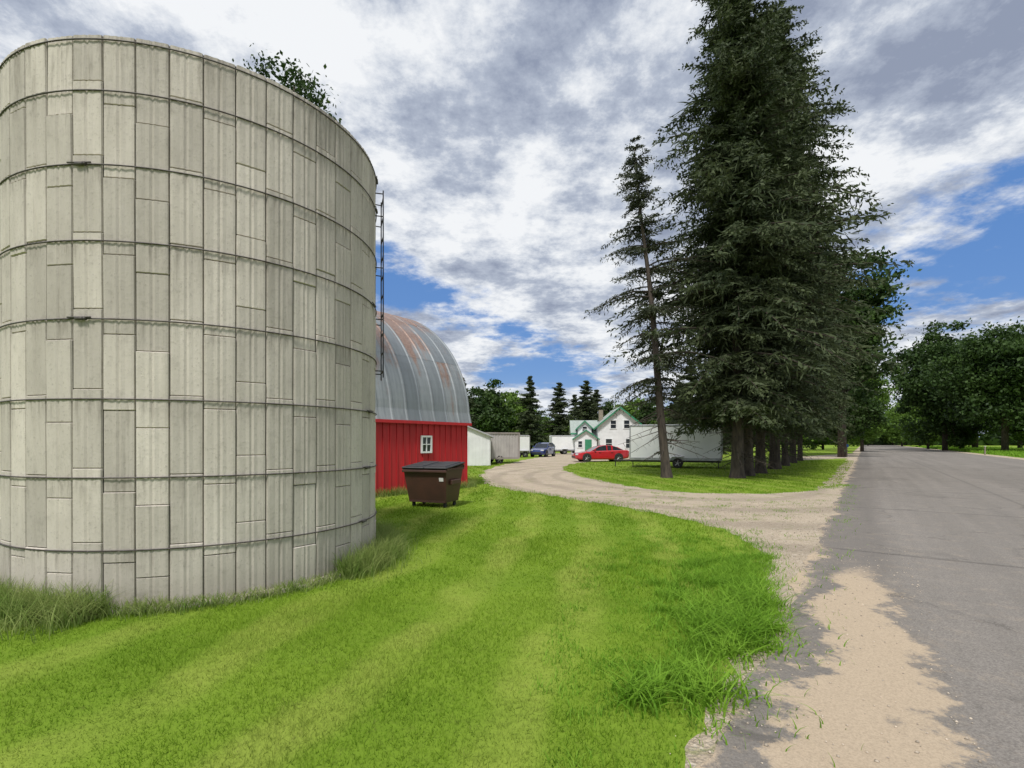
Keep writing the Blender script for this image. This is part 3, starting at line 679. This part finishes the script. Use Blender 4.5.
def cargo_trailer(loc,rz,L_,W_,Hh,label,axles=1,door_end=1):
    e=empty('cargo_trailer',loc,rz,label,'trailer'); z0=0.5
    mb=MB(); mb.box((0,0,z0+Hh/2),(L_,W_,Hh),0,0,0.07)
    k=-L_/2+0.6
    while k<L_/2-0.3:
        mb.box((k,-W_/2-0.004,z0+Hh/2),(0.025,0.012,Hh-0.35)); mb.box((k,W_/2+0.004,z0+Hh/2),(0.025,0.012,Hh-0.35)); k+=0.6
    child(mb.obj('body',[M['white_trailer']]),e)
    for sy_ in (-1,1):
        mb=MB()
        mb.box((0,sy_*(W_/2+0.01),z0+0.09),(L_-0.02,0.03,0.16)); mb.box((0,sy_*(W_/2+0.01),z0+Hh-0.07),(L_-0.1,0.03,0.1))
        for sx_ in (-1,1): mb.box((sx_*(L_/2-0.03),sy_*(W_/2-0.03),z0+Hh/2),(0.08,0.09,Hh-0.1))
        child(mb.obj('trim',[M['alu']]),e)
    mb=MB(); mb.box((0,0,z0-0.06),(L_-0.1,W_-0.2,0.12))
    s_=-door_end
    mb.cyl((s_*L_/2,-W_/2+0.3,z0-0.05),(s_*(L_/2+1.2),0,z0-0.05),0.04,0.04,8); mb.cyl((s_*L_/2,W_/2-0.3,z0-0.05),(s_*(L_/2+1.2),0,z0-0.05),0.04,0.04,8)
    mb.cyl((s_*(L_/2+1.1),0,0.03),(s_*(L_/2+1.1),0,z0+0.3),0.035,0.035,8)
    for sx_ in (-1,1): mb.cyl((sx_*(L_/2-0.2),-W_/2+0.15,0.02),(sx_*(L_/2-0.2),-W_/2+0.15,z0-0.05),0.03,0.03,8)
    child(mb.obj('chassis',[M['black']]),e)
    mb=MB(); mb.box((door_end*(L_/2+0.012),0,z0+Hh/2),(0.03,W_-0.3,Hh-0.35))
    for sy_ in (-1,1):
        mb.cyl((door_end*(L_/2+0.05),sy_*W_*0.25,z0+0.2),(door_end*(L_/2+0.05),sy_*W_*0.25,z0+Hh-0.2),0.018,0.018,6,1)
        mb.box((door_end*(L_/2+0.03),sy_*(W_/2-0.08),z0+0.3),(0.03,0.09,0.14),2)
    child(mb.obj('door',[M['white_trailer'],M['alu'],M['lamp_red']]),e)
    xs=[0.2] if axles==1 else [-0.2,0.62]
    for sy_ in (-1,1):
        for xx in xs: wheel(e,(xx,sy_*(W_/2+0.02),0.33),0.33,0.2,(0,sy_,0))
        mb=MB(); x0=xs[0]-0.48; x1=xs[-1]+0.48
        pts=[(x0,0.45),(x0+0.14,0.72),(x1-0.14,0.72),(x1,0.45)]
        y0,y1=sorted((sy_*(W_/2),sy_*(W_/2+0.24)))
        vs=[(p[0],y,p[1]+dz) for dz in (0,0.03) for p in pts for y in (y0,y1)]
        fs=[]
        for k in range(3): fs+=[(2*k,2*k+1,2*k+3,2*k+2),(8+2*k,8+2*k+2,8+2*k+3,8+2*k+1),(2*k,2*k+2,8+2*k+2,8+2*k),(2*k+1,8+2*k+1,8+2*k+3,2*k+3)]
        fs+=[(0,8,9,1),(6,7,15,14)]
        mb.add(vs,fs); child(mb.obj('fender',[M['alu']]),e)
    return e
cargo_trailer((PX(675,33.5),33.5,0),math.radians(-20),5.7,2.2,2.35,'white enclosed cargo trailer parked on grass by the spruces')
cargo_trailer((PX(562,70),70,0),math.radians(4),3.3,2.2,2.1,'small white enclosed trailer parked at the yard edge',1,-1)
cargo_trailer((PX(517,56),56,0),math.radians(20),2.4,1.8,1.95,'white enclosed trailer standing behind the grey trailer',2,-1)

# cars
def car(name,loc,rz,paint,label,suv=False,Lc=4.75,Wc=1.82):
    e=empty(name,loc,rz,label,'car'); hw=Wc/2; k=1.18 if suv else 1.0
    x0=-Lc/2
    st_=[(0.0,0.55,0.36,0.70),(0.08,0.68,0.25,0.84),(0.35,0.76,0.2,0.93),(1.0,0.86,0.2,0.99),(1.45,0.92,0.2,1.0),(2.4,0.95,0.2,1.0),(3.4,0.98,0.2,1.0),(4.1,1.00,0.22,0.98),(4.45,1.02,0.28,0.94),(4.68,0.98,0.33,0.86),(4.75,0.80,0.42,0.76)]
    if suv: st_=[(a_,b_*1.12+0.02,c_+0.05,d_) for a_,b_,c_,d_ in st_]
    mb=MB(); vs=[]; n=10
    for (x_,zt,zb,wf) in st_:
        q=hw*wf; mid=(zt+zb)/2
        ring_=[(-q*0.9,zb),(-q,zb+0.1),(-q,mid),(-q*0.97,zt-0.06),(-q*0.88,zt),(q*0.88,zt),(q*0.97,zt-0.06),(q,mid),(q,zb+0.1),(q*0.9,zb)]
        for (yy,zz_) in ring_: vs.append((x0+x_*Lc/4.75,yy,zz_))
    fs=[(i*n+j,i*n+(j+1)%n,(i+1)*n+(j+1)%n,(i+1)*n+j) for i in range(len(st_)-1) for j in range(n)]
    fs+=[tuple(range(n)),tuple(range(len(st_)*n-1,(len(st_)-1)*n-1,-1))]
    mb.add(vs,fs)
    body=mb.obj('body',[paint],True,35); child(body,e)
    if suv: gh=[(1.35,1.02,0.87),(2.05,1.52,0.74),(2.6,1.64,0.72),(3.9,1.62,0.72),(4.45,1.45,0.72),(4.6,1.1,0.84)]
    else: gh=[(1.3,0.90,0.87),(2.05,1.32,0.72),(2.6,1.44,0.68),(3.2,1.42,0.68),(3.65,1.28,0.72),(4.25,0.98,0.84)]
    vs=[]; mb=MB()
    for i,(x_,zt,wf) in enumerate(gh):
        vs+=[(x0+x_,-hw*wf,zt-0.03),(x0+x_,-hw*wf*0.9,zt),(x0+x_,hw*wf*0.9,zt),(x0+x_,hw*wf,zt-0.03)]
    mb.add(vs,[(i*4+j,i*4+j+1,(i+1)*4+j+1,(i+1)*4+j) for i in range(1,len(gh)-2) for j in range(3)])
    child(mb.obj('roof_panel',[paint],True,35),e)
    belt=lambda x_: np.interp(x_,[a_[0] for a_ in st_],[a_[1] for a_ in st_])-0.01
    for sgn in (-1,1):
        mb=MB(); vs=[]
        for (xa,za,wa) in gh: vs+=[(x0+xa,sgn*hw*0.88,belt(xa)),(x0+xa,sgn*hw*wa,za-0.035)]
        mb.add(vs,[(2*i,2*i+2,2*i+3,2*i+1) for i in range(len(gh)-1)])
        child(mb.obj('side_window',[M['glass']]),e)
        for xp,wd_ in ((2.75,0.09),(gh[-3][0],0.14)):
            mb=MB()
            zt=np.interp(xp,[g_[0] for g_ in gh],[g_[1] for g_ in gh]); wt=np.interp(xp,[g_[0] for g_ in gh],[g_[2] for g_ in gh])
            mb.add([(x0+xp-wd_/2,sgn*(hw*0.88+0.01),belt(xp)),(x0+xp+wd_/2,sgn*(hw*0.88+0.01),belt(xp)),(x0+xp+wd_/2,sgn*(hw*wt+0.01),zt-0.03),(x0+xp-wd_/2,sgn*(hw*wt+0.01),zt-0.03)],[(0,1,2,3)])
            child(mb.obj('pillar',[paint]),e)
        for (ia,ib) in ((0,1),(len(gh)-2,len(gh)-1)):
            mb=MB(); a_=gh[ia]; b_=gh[ib]; mb.cyl((x0+a_[0],sgn*hw*a_[2],a_[1]-0.02),(x0+b_[0],sgn*hw*b_[2],b_[1]-0.02),0.035,0.035,6)
            child(mb.obj('pillar',[paint]),e)
        mb=MB(); mb.box((x0+1.65,sgn*(hw*0.93+0.07),1.0*k),(0.12,0.2,0.13),0,0,0.03); child(mb.obj('mirror',[paint]),e)
        for xx in (2.1,3.15):
            mb=MB(); mb.box((x0+xx,sgn*(hw+0.005),0.80*k),(0.2,0.03,0.035)); child(mb.obj('handle',[M['black']]),e)
    for nm,ia,ib in (('windscreen',0,1),('rear_window',len(gh)-2,len(gh)-1)):
        a_=gh[ia]; b_=gh[ib]; mb=MB()
        mb.add([(x0+a_[0],-hw*a_[2]*.95,a_[1]),(x0+a_[0],hw*a_[2]*.95,a_[1]),(x0+b_[0],hw*b_[2]*.95,b_[1]),(x0+b_[0],-hw*b_[2]*.95,b_[1])],[(0,1,2,3)])
        child(mb.obj(nm,[M['glass']]),e)
    for sgn in (-1,1):
        mb=MB(); mb.box((x0+0.13,sgn*hw*0.68,0.64*k),(0.2,0.34,0.13),0,0,0.03); child(mb.obj('headlight',[M['lamp_clear']]),e)
        mb=MB(); mb.box((-x0-0.09,sgn*hw*0.66,0.84*k),(0.14,0.36,0.15),0,0,0.03); child(mb.obj('taillight',[M['lamp_red']]),e)
    mb=MB(); mb.box((x0+0.03,0,0.42*k),(0.1,1.1,0.16),0,0,0.02); child(mb.obj('grille',[M['black']]),e)
    mb=MB(); mb.box((-x0-0.0,0,0.62*k),(0.03,0.5,0.12)); child(mb.obj('licence_plate',[M['sticker']]),e)
    wr=0.34*(1.07 if suv else 1)
    for xx in (0.95,3.75):
        for sgn in (-1,1):
            mb=MB(); mb.cyl((x0+xx,sgn*(hw-0.25),wr+0.02),(x0+xx,sgn*(hw+0.006),wr+0.02),wr+0.055,wr+0.055,26)
            child(mb.obj('wheel_arch',[M['tyre']]),e)
            wheel(e,(x0+xx,sgn*(hw-0.08),wr),wr,0.21,(0,sgn,0))
    return e
car('parked_car',(PX(600,43.5),43.5,0.0),math.radians(8),M['redcar'],'bright red sedan parked on the gravel drive')
car('parked_car',(PX(543,58),58,0.0),math.radians(68),M['bluecar'],'dark blue sport utility car parked near the trailers',True,4.6,1.86)

# house
hs_=empty('farmhouse',(PX(620,68),68,0),math.radians(-4),'white farmhouse with several gables, pale roof and green trim','house')
mb=MB(); mb.prism([(-3.0,0),(3.0,0),(3.0,3.9),(0,6.4),(-3.0,3.9)],0,9,0)
for k in range(1,20): mb.box((0,-0.006,k*0.2),(6.0,0.012,0.012))
mb.box((-4.6,4.5,1.5),(3.4,5.0,3.0))
mb.add([(-6.3,2,3.0),(-6.3,7,3.0),(-6.3,4.5,4.7)],[(0,1,2)])
mb.prism([(-5.6,2.6),(-3.7,2.6),(-3.7,3.7),(-4.65,4.6),(-5.6,3.7)],1.55,4.3)      # wing dormer
mb.prism([(-6.1,0),(-3.15,0),(-3.15,2.3),(-4.6,3.3),(-6.1,2.3)],-0.3,1.96)           # enclosed porch
child(mb.obj('wall',[M['white']]),hs_)
mb=MB()
def slab(pts,th,mi=0):
    vs=list(pts)+[(p[0],p[1],p[2]-th) for p in pts]
    mb.add(vs,[(0,1,2,3),(7,6,5,4)]+[(i,4+i,4+(i+1)%4,(i+1)%4) for i in range(4)],mi)
def gable(cx_,hw_,y0,y1,ze,zr,tr=0.2):
    for sg in (-1,1):
        slab([(cx_+sg*hw_,y0,ze),(cx_+sg*hw_,y1,ze),(cx_,y1,zr),(cx_,y0,zr)],0.1)
        slab([(cx_+sg*(hw_+.05),y0-0.07,ze-.02),(cx_+sg*(hw_+.05),y0-0.01,ze-.02),(cx_,y0-0.01,zr-.02),(cx_,y0-0.07,zr-.02)],tr,1)
gable(0,3.5,-0.4,9.4,3.6,6.52,0.26)
gable(-4.65,1.25,1.3,4.4,3.52,4.75,0.2)
gable(-4.62,1.8,-0.55,1.9,2.15,3.42,0.2)
for y0 in (1.7,7.3): slab([(-6.6,y0,2.95),(-2.6,y0,2.95),(-2.6,4.5,4.85),(-6.6,4.5,4.85)],0.1)
slab([(-6.6,1.62,2.97),(-3.5,1.62,2.97),(-3.5,1.69,2.97),(-6.6,1.69,2.97)],0.2,1)
rf=mb.obj('roof',[M['pale_roof'],M['green_trim']]); child(rf,hs_)
mb=MB(); mb.box((-2.0,5.5,5.6),(0.6,0.6,1.6)); child(mb.obj('chimney',[M['post']]),rf)
for x_,z,w_,h_ in ((-1.5,1.5,0.9,1.3),(1.4,1.5,1.3,1.3),(-0.9,4.1,0.8,1.15),(0.9,4.1,0.8,1.15)): window(hs_,x_,z,w_,h_,-0.0)
window(hs_,-4.65,3.5,0.7,0.8,1.55); window(hs_,-5.4,1.4,0.6,0.9,-0.3)
mb=MB(); mb.box((-4.3,-0.33,1.05),(0.9,0.06,2.0)); child(mb.obj('door',[M['green_trim']]),hs_)
gar=empty('garage',(PX(578,96),96,0),math.radians(-10),'low white garage with green trim behind the yard','garage')
mb=MB(); mb.prism([(-3.2,0),(3.2,0),(3.2,2.5),(0,4.0),(-3.2,2.5)],0,7); child(mb.obj('wall',[M['white']]),gar)
mb=MB(); gable(0,3.6,-0.3,7.3,2.32,4.12,0.25)
child(mb.obj('roof',[M['pale_roof'],M['green_trim']]),gar)
mb=MB(); mb.box((0,-0.03,1.1),(2.8,0.05,2.1)); child(mb.obj('garage_door',[M['grey_wall']]),gar)
for x_,Z_ in ((985,66),(944,118)):
    p=empty('marker_post',(PX(x_,Z_),Z_,0),0,'short weathered wooden marker post in roadside grass','post','roadside marker posts')
    mb=MB(); mb.box((0,0,0.55),(0.14,0.14,1.1),0,0,0.02); mb.box((0,0,1.13),(0.18,0.18,0.06),1,0,0.01); child(mb.obj('shaft',[M['post'],M['sticker']]),p)
mbx=empty('mailbox',(PX(847,58),58,0),math.radians(-35),'blue rounded mailbox on a wooden post by the road','mailbox')
mb=MB(); mb.box((0,0,0.55),(0.1,0.1,1.1)); child(mb.obj('post',[M['post']]),mbx)
mb=MB(); pr=[(-0.16,0.0),(0.16,0.0),(0.16,0.2)]+[(0.16*math.cos(a),0.2+0.16*math.sin(a)) for a in np.linspace(0.3,2.84,7)]+[(-0.16,0.2)]
mb.prism([(p[0],p[1]+1.1) for p in pr],-0.28,0.28); mb.box((0,-0.29,1.27),(0.26,0.02,0.28)); child(mb.obj('box',[M['bluepl']]),mbx)

# ------------------------------------------------------------ trees
def diamonds(C,A,B):
    V=np.stack([C-A,C+B,C+A,C-B],1).reshape(-1,3); n=len(C)
    return V,np.arange(4*n).reshape(n,4)
def spruce_mesh(Ht,hb,Rm,nb,nt_,wq,seed,sparse=0.0,power=0.75,droop=0.45,lobe=1.0,spread=0.30,low=0.9):
    r=np.random.default_rng(seed)
    u=r.uniform(0,1,nb)**0.95; h=hb+(Ht-hb)*u
    h=h+0.22*np.sin(h*6.0)
    az=r.uniform(0,2*np.pi,nb)
    lob=1+lobe*(0.14*np.sin(az*2+h*0.9)+0.14*np.sin(az*3-h*1.7+1)+0.13*np.sin(h*2.6+az))
    lowf=low+(1-low)*np.clip(u/0.25,0,1)
    Lb=(Rm*(1-u)**power*lob*np.where(r.uniform(0,1,nb)<0.14,1.28,r.uniform(0.42,1.02,nb))+0.15)*lowf
    keep=r.uniform(0,1,nb)>sparse*(1-u*0.4); u,h,az,Lb=u[keep],h[keep],az[keep],Lb[keep]; nb=len(u)
    up=r.uniform(0.0,0.25,nb)+u*0.35; dr=droop*r.uniform(0.7,1.3,nb)
    rad=np.stack([np.cos(az),np.sin(az),np.zeros(nb)],1); tan=np.stack([-np.sin(az),np.cos(az),np.zeros(nb)],1)
    def pt(t):
        z=h[:,None]+Lb[:,None]*(up[:,None]*t-dr[:,None]*t**2+0.14*t**4)
        return rad[:,None]*(Lb[:,None]*t)[...,None]+np.stack([0*z,0*z,z],2)
    Vs=[];Fs=[];o_=0
    for side in (-1,1,0):
        t=np.tile(np.linspace(0.1,1.0,nt_)[None],(nb,1))+r.uniform(-0.03,0.03,(nb,nt_)); t=np.clip(t,0.05,1.02)
        p=pt(t)
        l=(spread*Lb[:,None]*(1.05-t)**0.8+0.16+0.02*Lb[:,None])*r.uniform(0.6,1.25,t.shape)
        if side==0:
            d=rad[:,None]*r.uniform(-0.3,0.5,t.shape)[...,None]+tan[:,None]*r.uniform(-0.4,0.4,t.shape)[...,None]+np.array([0,0,-1.0])*r.uniform(0.4,1.0,t.shape)[...,None]; l=l*0.8
        else:
            ang=r.uniform(0.5,1.2,t.shape)
            d=rad[:,None]*np.cos(ang)[...,None]+side*tan[:,None]*np.sin(ang)[...,None]+np.array([0,0,-1.0])*r.uniform(0.05,0.55,t.shape)[...,None]
        d/=np.linalg.norm(d,axis=2,keepdims=True)
        for q in range(3):
            f0=(q+0.5)/3
            c_=p+d*(l*f0)[...,None]+r.normal(0,0.03,p.shape)
            dd=d+r.normal(0,0.35,d.shape); dd/=np.linalg.norm(dd,axis=2,keepdims=True)
            b_=np.cross(dd,r.normal(0,1,d.shape)); b_/=np.linalg.norm(b_,axis=2,keepdims=True)
            A=dd*(l*0.26)[...,None]; B=b_*(wq*r.uniform(0.7,1.3,t.shape)*(1.15-0.3*q))[...,None]
            V,F_=diamonds(c_.reshape(-1,3),A.reshape(-1,3),B.reshape(-1,3)); Vs.append(V);Fs.append(F_+o_);o_+=len(V)
    crown=(np.concatenate(Vs),np.concatenate(Fs))
    ts=np.linspace(0,0.9,5)[None].repeat(nb,0); p=pt(ts); wd=(0.012+0.012*Lb)[:,None]*(1.05-ts)
    Vs=[];Fs=[];o_=0
    for vec in (tan[:,None]*np.ones_like(p),np.array([0,0,1.0])*np.ones_like(p)):
        a=p-vec*wd[...,None]; b_=p+vec*wd[...,None]; V=np.stack([a,b_],2).reshape(-1,3)
        base=(np.arange(nb)*10)[:,None]+np.arange(4)[None]*2
        F_=np.stack([base,base+1,base+3,base+2],2).reshape(-1,4); Vs.append(V);Fs.append(F_+o_);o_+=len(V)
    return crown,(np.concatenate(Vs),np.concatenate(Fs)),(Ht,hb)
def build_spruce(loc,Ht,hb,Rm,nb,nt_,wq,seed,label,tr=0.25,mat_='spruce',group=None,limbs=True,dead=0,**k):
    crown,limb,_=spruce_mesh(Ht,hb,Rm,nb,nt_,wq,seed,**k)
    e=empty('spruce_tree',loc,0,label,'tree',group)
    c_=link('crown',npmesh('crown',crown[0],crown[1],[M[mat_]])); child(c_,e)
    mb=MB(); r=random.Random(seed); n=12; K=14; vs=[]
    for i in range(K+1):
        t_=(i/K)**1.5; z=Ht*0.98*t_; rr=tr*(1-t_)**0.85+0.015+ tr*0.45*max(0,1-z/0.6)
        ox,oy=0.05*math.sin(t_*7+seed),0.05*math.cos(t_*5+seed)
        for j in range(n): a=2*math.pi*j/n; q=rr*(1+0.08*math.sin(3*a+seed)); vs.append((ox*t_*3+math.cos(a)*q,oy*t_*3+math.sin(a)*q,z-0.05))
    mb.add(vs,[(i*n+j,i*n+(j+1)%n,(i+1)*n+(j+1)%n,(i+1)*n+j) for i in range(K) for j in range(n)])
    for i in range(dead):
        z=r.uniform(0.3,1.15)*hb; a=r.uniform(0,6.28); l=r.uniform(0.5,2.2)
        p1=Vector((math.cos(a)*l,math.sin(a)*l,z-l*r.uniform(0.0,0.5)))
        mb.cyl((0,0,z),p1,0.022,0.006,5)
        for q in range(4): 
            f_=r.uniform(0.3,0.95); b_=Vector((0,0,z)).lerp(p1,f_); mb.cyl(b_,b_+Vector((r.uniform(-.3,.3),r.uniform(-.3,.3),r.uniform(-.4,0))),0.008,0.003,4)
    t_=mb.obj('trunk',[M['bark']],True); child(t_,e)
    if limbs: l_=link('limb',npmesh('limb',limb[0],limb[1],[M['limb']])); child(l_,e)
    return e
th=build_spruce((PX(667,23.8),23.8,0),16.0,3.7,2.9,215,10,0.034,11,'tall thin leaning spruce with sparse drooping branches',0.2,'spruce_sparse',dead=34,sparse=0.22,power=0.55,droop=0.6,lobe=1.7,spread=0.22,low=0.6)
th.rotation_euler=(0,math.radians(-5.4),0)
grp='row of tall dense spruces along the road'
A_=build_spruce((PX(737,23.6),23.6,0),24.5,3.0,3.7,700,15,0.052,21,'very tall dense dark spruce at the head of a row',0.26,'spruce',grp,dead=44,power=0.38,droop=0.6,lobe=1.8,low=0.62)
B_=build_spruce((PX(760,27.2),27.2,0),25.0,3.0,4.8,680,15,0.062,22,'tall dense dark spruce in a roadside row',0.24,'spruce',grp,dead=40,power=0.45,droop=0.6,lobe=1.9,low=0.62)
for x_,Z_,src,sc_,rz in ((775,31.5,A_,1.12,1.1),(785,35.5,B_,0.92,4.0),(793,40,A_,0.95,2.9),(800,45,B_,0.82,1.4),(748,25.3,A_,0.90,4.4)):
    copytree(src,(PX(x_,Z_),Z_,0),rz,(sc_,sc_,sc_),'tall dense dark spruce in a roadside row')
D_=build_spruce((PX(530,88),88,0),13.2,0.8,3.1,300,9,0.17,31,'distant dark pointed spruce behind the farmyard',0.2,'spruce','distant spruces',False,power=0.7)
for x_,y_,Z_ in ((559,383,94),(586,381,98),(596,390,104),(462,378,60),(575,395,115),(690,362,62),(704,372,66),(678,382,75),(716,380,70)):
    s_=HT(y_,Z_)/13.2; copytree(D_,(PX(x_,Z_),Z_,0),random.uniform(0,6),(s_*1.1,s_*1.1,s_))
def leaf_tree(loc,Ht,Rx,zb,seed,mat_,label,nclump=220,per=150,ls=0.22,group=None,trunk_r=0.3,cs=1.0,irr=1.0):
    r=np.random.default_rng(seed); rr_=random.Random(seed)
    e=empty('broadleaf_tree',loc,0,label,'tree',group)
    cz=(Ht+zb)/2; hz_=(Ht-zb)/2
    d=r.normal(0,1,(nclump,3)); d/=np.linalg.norm(d,axis=1,keepdims=True)
    rad=r.uniform(0.15,1.0,nclump)**0.5
    az=np.arctan2(d[:,1],d[:,0])
    lob=1+irr*(0.13*np.sin(3*az+seed)+0.10*np.sin(5*d[:,2]+seed)+0.09*np.sin(5*az+4*d[:,2]))
    cc_=d*(rad*lob)[:,None]*np.array([Rx*0.84,Rx*0.84,hz_*0.86])+np.array([0,0,cz])
    cr=r.uniform(0.10,0.27,nclump)*Rx*cs
    P_=np.repeat(cc_,per,0); q=r.normal(0,0.5,P_.shape)
    P_=P_+q*np.repeat(cr,per)[:,None]*np.array([1.2,1.2,0.65])
    n=len(P_); A=r.normal(0,1,(n,3)); A/=np.linalg.norm(A,axis=1,keepdims=True); B=np.cross(A,r.normal(0,1,(n,3))); B/=np.linalg.norm(B,axis=1,keepdims=True)
    s_=ls*r.uniform(0.4,1.2,n)[:,None]
    V,F_=diamonds(P_,A*s_,B*s_*0.6)
    child(link('crown',npmesh('crown',V,F_,[M[mat_]])),e)
    mb=MB(); mb.cyl((0,0,-0.05),(0,0,cz),trunk_r,trunk_r*0.5,10)
    for i in range(24):
        k_=rr_.randrange(nclump); p1=Vector(cc_[k_]); z0_=rr_.uniform(zb*0.7+0.3,cz); mb.cyl((0,0,z0_),p1*0.97,trunk_r*0.3,0.02,6)
    child(mb.obj('trunk',[M['bark']],True),e); return e
leaf_tree((PX(298,13),13,0),HT(66,13),1.05,9.3,41,'leaf_dark','wispy dark leafy tree rising just behind the silo',60,60,0.065,None,0.10,1.5)
leaf_tree((PX(842,56),56,0),HT(252,56),5.4,5,42,'leaf_dark','tall dark leafy tree beyond the spruce row',230,130,0.26,None,0.45,1.0,1.6)
leaf_tree((PX(862,88),88,0),HT(365,88),4.6,1.5,43,'leaf_mid','bright green leafy tree by the roadside')
leaf_tree((PX(840,70),70,0),HT(375,70),4.6,1.5,53,'leaf_dark','dark green leafy tree by the roadside')
T1=leaf_tree((PX(1005,80),80,0),HT(316,80),8.5,2.5,44,'leaf_dark','large dark oak across the road',260,190,0.3,'trees across the road',0.5,1.0,1.4)
T2=leaf_tree((PX(945,98),98,0),HT(320,98),9.0,2.5,45,'leaf_dark','large dark oak across the road',260,190,0.34,'trees across the road',0.5,1.0,1.4)
T3=leaf_tree((PX(920,165),165,0),HT(390,165),8.5,0.5,46,'leaf_mid','rounded bright green tree across the road',200,110,0.5,'trees across the road',0.4)
for x_,y_,Z_,src in ((1055,300,84,T2),(1110,300,80,T1),(1180,310,85,T2),(975,335,120,T1),(1020,345,130,T2),(902,404,200,T3),(928,398,120,T3),(960,414,100,T3),(893,410,260,T3),(905,412,240,T3),(1040,412,78,T3)):
    s0={T1:HT(316,80),T2:HT(320,98),T3:HT(390,165)}[src]; s_=HT(y_,Z_)/s0
    copytree(src,(PX(x_,Z_),Z_,0),random.uniform(0,6),(s_,s_,s_))
T4=leaf_tree((PX(488,100),100,0),HT(386,100),5.0,0.8,47,'leaf_dark','rounded leafy tree behind the farmyard',160,100,0.36,'trees behind the farmyard',0.3,1.0,1.6)
T5=leaf_tree((PX(508,112),112,0),HT(392,112),6.0,0.5,48,'leaf_mid','rounded leafy tree behind the farmyard',160,100,0.4,'trees behind the farmyard',0.3,1.0,1.6)
lst=[(472,392,95,T4),(548,417,110,T5),(566,420,112,T5),(536,414,110,T4),(610,405,110,T4),(632,400,105,T5),(655,402,90,T4),(675,408,80,T5),(700,410,85,T4),(724,405,90,T5),(748,408,80,T4),(775,404,90,T5),(800,400,100,T4),(823,404,110,T5),(846,402,130,T4),(862,414,190,T5),(872,420,260,T4),(880,424,330,T5),(888,420,300,T4),(868,417,230,T4),(440,380,100,T4),(400,380,100,T5),(520,404,130,T5),(590,408,130,T5)]
for x_,y_,Z_,src in lst:
    s0={T4:HT(386,100),T5:HT(392,112)}[src]; s_=HT(y_,Z_)/s0
    copytree(src,(PX(x_,Z_),Z_,0),random.uniform(0,6),(s_*1.15,s_*1.15,s_))
n=26000; a=rng.uniform(-1.25,1.35,n); R_=rng.uniform(330,420,n); hh=9+4*np.sin(a*23)+3*np.sin(a*57+1)+2*np.sin(a*140)
P_=np.stack([np.sin(a)*R_,np.cos(a)*R_,rng.uniform(0,1,n)**0.8*hh],1)
A=rng.normal(0,1,(n,3)); A/=np.linalg.norm(A,axis=1,keepdims=True); B=np.cross(A,rng.normal(0,1,(n,3))); B/=np.linalg.norm(B,axis=1,keepdims=True)
V,F_=diamonds(P_,A*2.6,B*1.9)
o=link('distant_wood',npmesh('distant_wood',V,F_,[M['leaf_dark']])); o['kind']='stuff'; o['label']='far dark green wood along the horizon'; o['category']='trees'
n=26000; Y=rng.uniform(25,170,n)**1.0; X=0.706*Y+RB+2+np.abs(rng.normal(0,9,n)); 
V,Fc=blades(X,Y,rng.uniform(0.2,0.7,n),rng.uniform(0.05,0.12,n),rng.uniform(0.2,0.9,n),2)
o=link('verge_grass',npmesh('verge_grass',V,Fc,[M['weed']])); o['kind']='stuff'; o['label']='rough grass verge across the road'; o['category']='grass'
